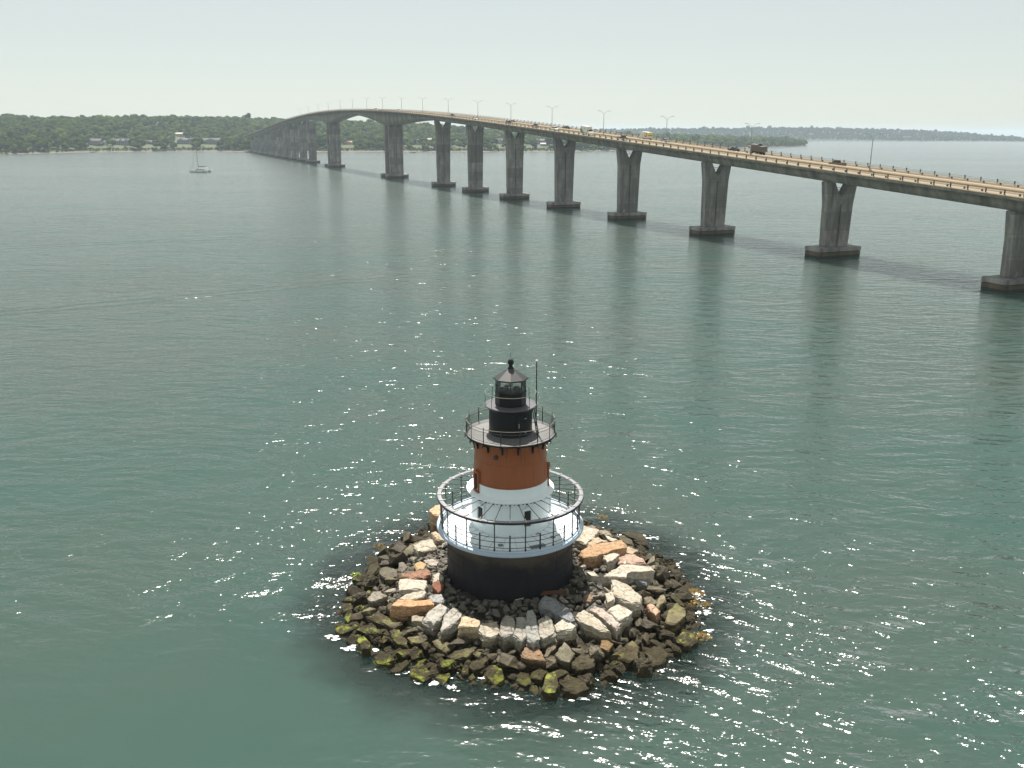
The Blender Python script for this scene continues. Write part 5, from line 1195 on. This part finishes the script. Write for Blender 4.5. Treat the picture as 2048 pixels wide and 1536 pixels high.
far_block(1677, 258.5, 4900, 26, 10, 12, 'pale tower block with masts rising above the distant headland', legs=True)
far_block(1814, 274.8, 4420, 34, 5, 12, 'long low white building on the distant headland shore')
far_block(1776, 270.5, 4520, 6, 5, 6, 'small white house on the distant headland, left of the long low building')
far_block(1590, 276, 4400, 6, 5, 6, 'small pale house on the distant headland, leftmost one')
# ------------------------------------------------------------------ boats
HULL = simple('boat_white', (.62, .63, .60), .35); BLUE = simple('boat_navy', (.03, .045, .12), .5); HG = simple('boat_grey', (.33, .36, .36), .4)
def hull(L_, Wd, H_, y0=0, n=14, bowx=1.0):
    vs = []; m = 7
    for i in range(n+1):
        t_ = i/n; x = -L_/2+L_*t_; f = (1-max(0, (t_-.45)/.55)**2.2)*(.85+.15*min(1, t_*4)); sh_ = H_*(1+.12*t_*t_)
        for j in range(m):
            a = math.pi*j/(m-1); vs.append((x+.35*H_*math.sin(a)*0+(.0), y0+Wd/2*f*math.cos(a)*(1 if abs(math.cos(a)) > .1 else 1), sh_-(sh_+.5)*math.sin(a)**.6*(1-.3*max(0, t_-.8)/.2)))
    fs = [(i*m+j, (i+1)*m+j, (i+1)*m+j+1, i*m+j+1) for i in range(n) for j in range(m-1)]+[(i*m, i*m+m-1, (i+1)*m+m-1, (i+1)*m) for i in range(n)]+[tuple(range(m))]
    return vs, fs
root = empty('catamaran', ground(400.5, 344.5, 0)); L_ = 17.0
for s_ in (-1, 1):
    b = MB(); v, f = hull(L_, 1.9, 1.9, s_*3.1); b.add(v, f); b.build('hull', HG if 0 else HULL, root, True)
    b = MB(); b.box((-.3, s_*3.1, .12), (L_*.93, 1.92, .45)); b.build('waterline_stripe', BLUE, root, bevel=.08)
b = MB(); b.box((-1.5, 0, 1.75), (9, 5.4, .5)); b.build('bridge_deck', HULL, root)
prof_mesh([(3.0, 1.9), (1.6, 2.9), (-3.6, 3.1), (-3.9, 1.9)], 2.7, 2.2, (1.9, 3.1)).build('cabin', HULL, root, bevel=.1)
prof_mesh([(2.65, 2.2), (1.85, 2.75), (-3.3, 2.85), (-3.3, 2.2)], 2.72, 2.45, (1.9, 3.1)).build('cabin_window', M['carglass'], root)
b = MB()
for x in (1.6, -4.6):
    for s_ in (-1, 1): b.box((x, s_*4.02, 1.2), (1.3, .08, .42))
b.build('hull_window', M['carglass'], root)
b = MB(); b.box((-5.2, 0, 3.65), (4.4, 4.6, .14)); [b.tube((-7.1, s_*2.1, 1.7), (-7.1, s_*2.1, 3.6), .06, 6) for s_ in (-1, 1)]; b.build('hardtop', HULL, root)
b = MB(); b.tube((1.2, 0, 2.8), (2.3, 0, 23.5), .26, 8, .16); mst = b.build('mast', M['lamp'], root)
b = MB(); b.tube((1.75, 1.5, 14), (1.75, -1.5, 14), .04, 5); b.build('spreader', M['lamp'], mst)
b = MB(); b.tube((1.2, 0, 4.9), (-6.0, 0, 4.35), .16, 8); b.build('boom', M['lamp'], root)
b = MB(); b.tube((1.1, 0, 5.3), (-5.9, 0, 4.75), .36, 10, .24); b.build('sail_cover', BLUE, root, True)
b = MB(); b.tube((8.0, 0, 1.7), (2.25, 0, 21.5), .10, 5); b.build('forestay', M['lamp'], root)
b = MB(); [b.tube((-8, s_*3, 1.8), (2.3, 0, 23), .02, 4) for s_ in (-1, 1)]; b.build('shroud', M['lamp'], root)
root.rotation_euler = (0, 0, math.pi-.12); root['keep'] = 1; del root['keep']
tag(root, 'white sailing catamaran with furled navy sail cover motoring on the left of the bay', 'sailboat')
def small_boat(px, py, L_, hm, label, mast=0, cabin=True, rz=0.2, name='motorboat', cat='boat'):
    root = empty(name, ground(px, py, 0), rz); b = MB(); v, f = hull(L_, L_*.3, L_*.11); b.add(v, f); b.build('hull', hm, root, True)
    if cabin: prof_mesh([(L_*.18, L_*.1), (L_*.08, L_*.22), (-L_*.15, L_*.22), (-L_*.18, L_*.1)], L_*.1).build('cabin', HULL, root)
    if mast: b = MB(); b.tube((L_*.05, 0, .5), (L_*.05, 0, mast), .11, 6, .07); b.tube((L_*.05, 0, 2.2), (-L_*.35, 0, 2.1), .2, 6); b.build('mast', M['lamp'], root)
    tag(root, label, cat, 'small boats moored off the far shore'); return root
small_boat(826, 305.6, 11, simple('hull_maroon', (.06, .04, .05), .4), 'dark hulled sailboat moored right of the second main pier', 14, name='sailboat', cat='sailboat')
small_boat(865, 305.6, 7.5, HULL, 'small white motorboat just left of the first Y pier')
small_boat(1190, 304.5, 9, HULL, 'white motorboat off the shore below the deck, right of the fourth Y pier')
small_boat(1601, 290.5, 8, HULL, 'tiny white boat in the bay right of the wooded point', rz=1)
small_boat(1642, 284.5, 10, HULL, 'tiny boat far out below the distant headland', rz=.4)
small_boat(186, 304.8, 8, simple('raft_dark', (.05, .05, .06), .6), 'dark low boat at the beach in front of the leftmost house', 0, False)
# white board and post on the beach
b = MB(); p = ground(385.5, 299.0, 1.5); b.box((0, 0, 4.5), (3.0, .3, 3.0)); o = b.build('board', HM['white']); root = empty('sign', p); o.parent = root; b = MB(); b.tube((0, .2, -1.5), (0, .2, 4), .2, 6); b.build('post', M['bark'], root); tag(root, 'white square sign on a post at the beach behind the catamaran', 'sign')
p = ground(181.5, 303.0, .3); root = empty('channel_marker', p); b = MB(); b.tube((0, 0, -1), (.5, 0, 7), .45, 8, .3); b.build('post', HM['white'], root); b = MB(); b.box((0, 0, .3), (2.2, 2.2, 1.2)); b.build('base', M['bark'], root); tag(root, 'slanting white marker post at the beach below the leftmost house', 'marker')

# ------------------------------------------------------------------ haze
b = MB(); b.box((0, 7300, 44), (26000, 15600, 96)); hz_ = b.build('haze', None) if 0 else None
me = bpy.data.meshes.new('haze'); bmb = bmesh.new(); bmesh.ops.create_cube(bmb, size=1); bmb.to_mesh(me); bmb.free()
hz_ = bpy.data.objects.new('haze', me); col.objects.link(hz_); hz_.scale = (28000, 17000, 94); hz_.location = (0, 7700, 42.5)
hm = bpy.data.materials.new('haze'); hm.use_nodes = True; nt = hm.node_tree; nt.nodes.clear(); ov = nt.nodes.new('ShaderNodeOutputMaterial'); pv = nt.nodes.new('ShaderNodeVolumePrincipled')
pv.inputs['Color'].default_value = (.72, .86, 1.0, 1); pv.inputs['Density'].default_value = HAZE; pv.inputs['Anisotropy'].default_value = .25
nt.links.new(pv.outputs[0], ov.inputs['Volume']); me.materials.append(hm); tag(hz_, 'pale summer haze over the bay', 'haze', kind='stuff')
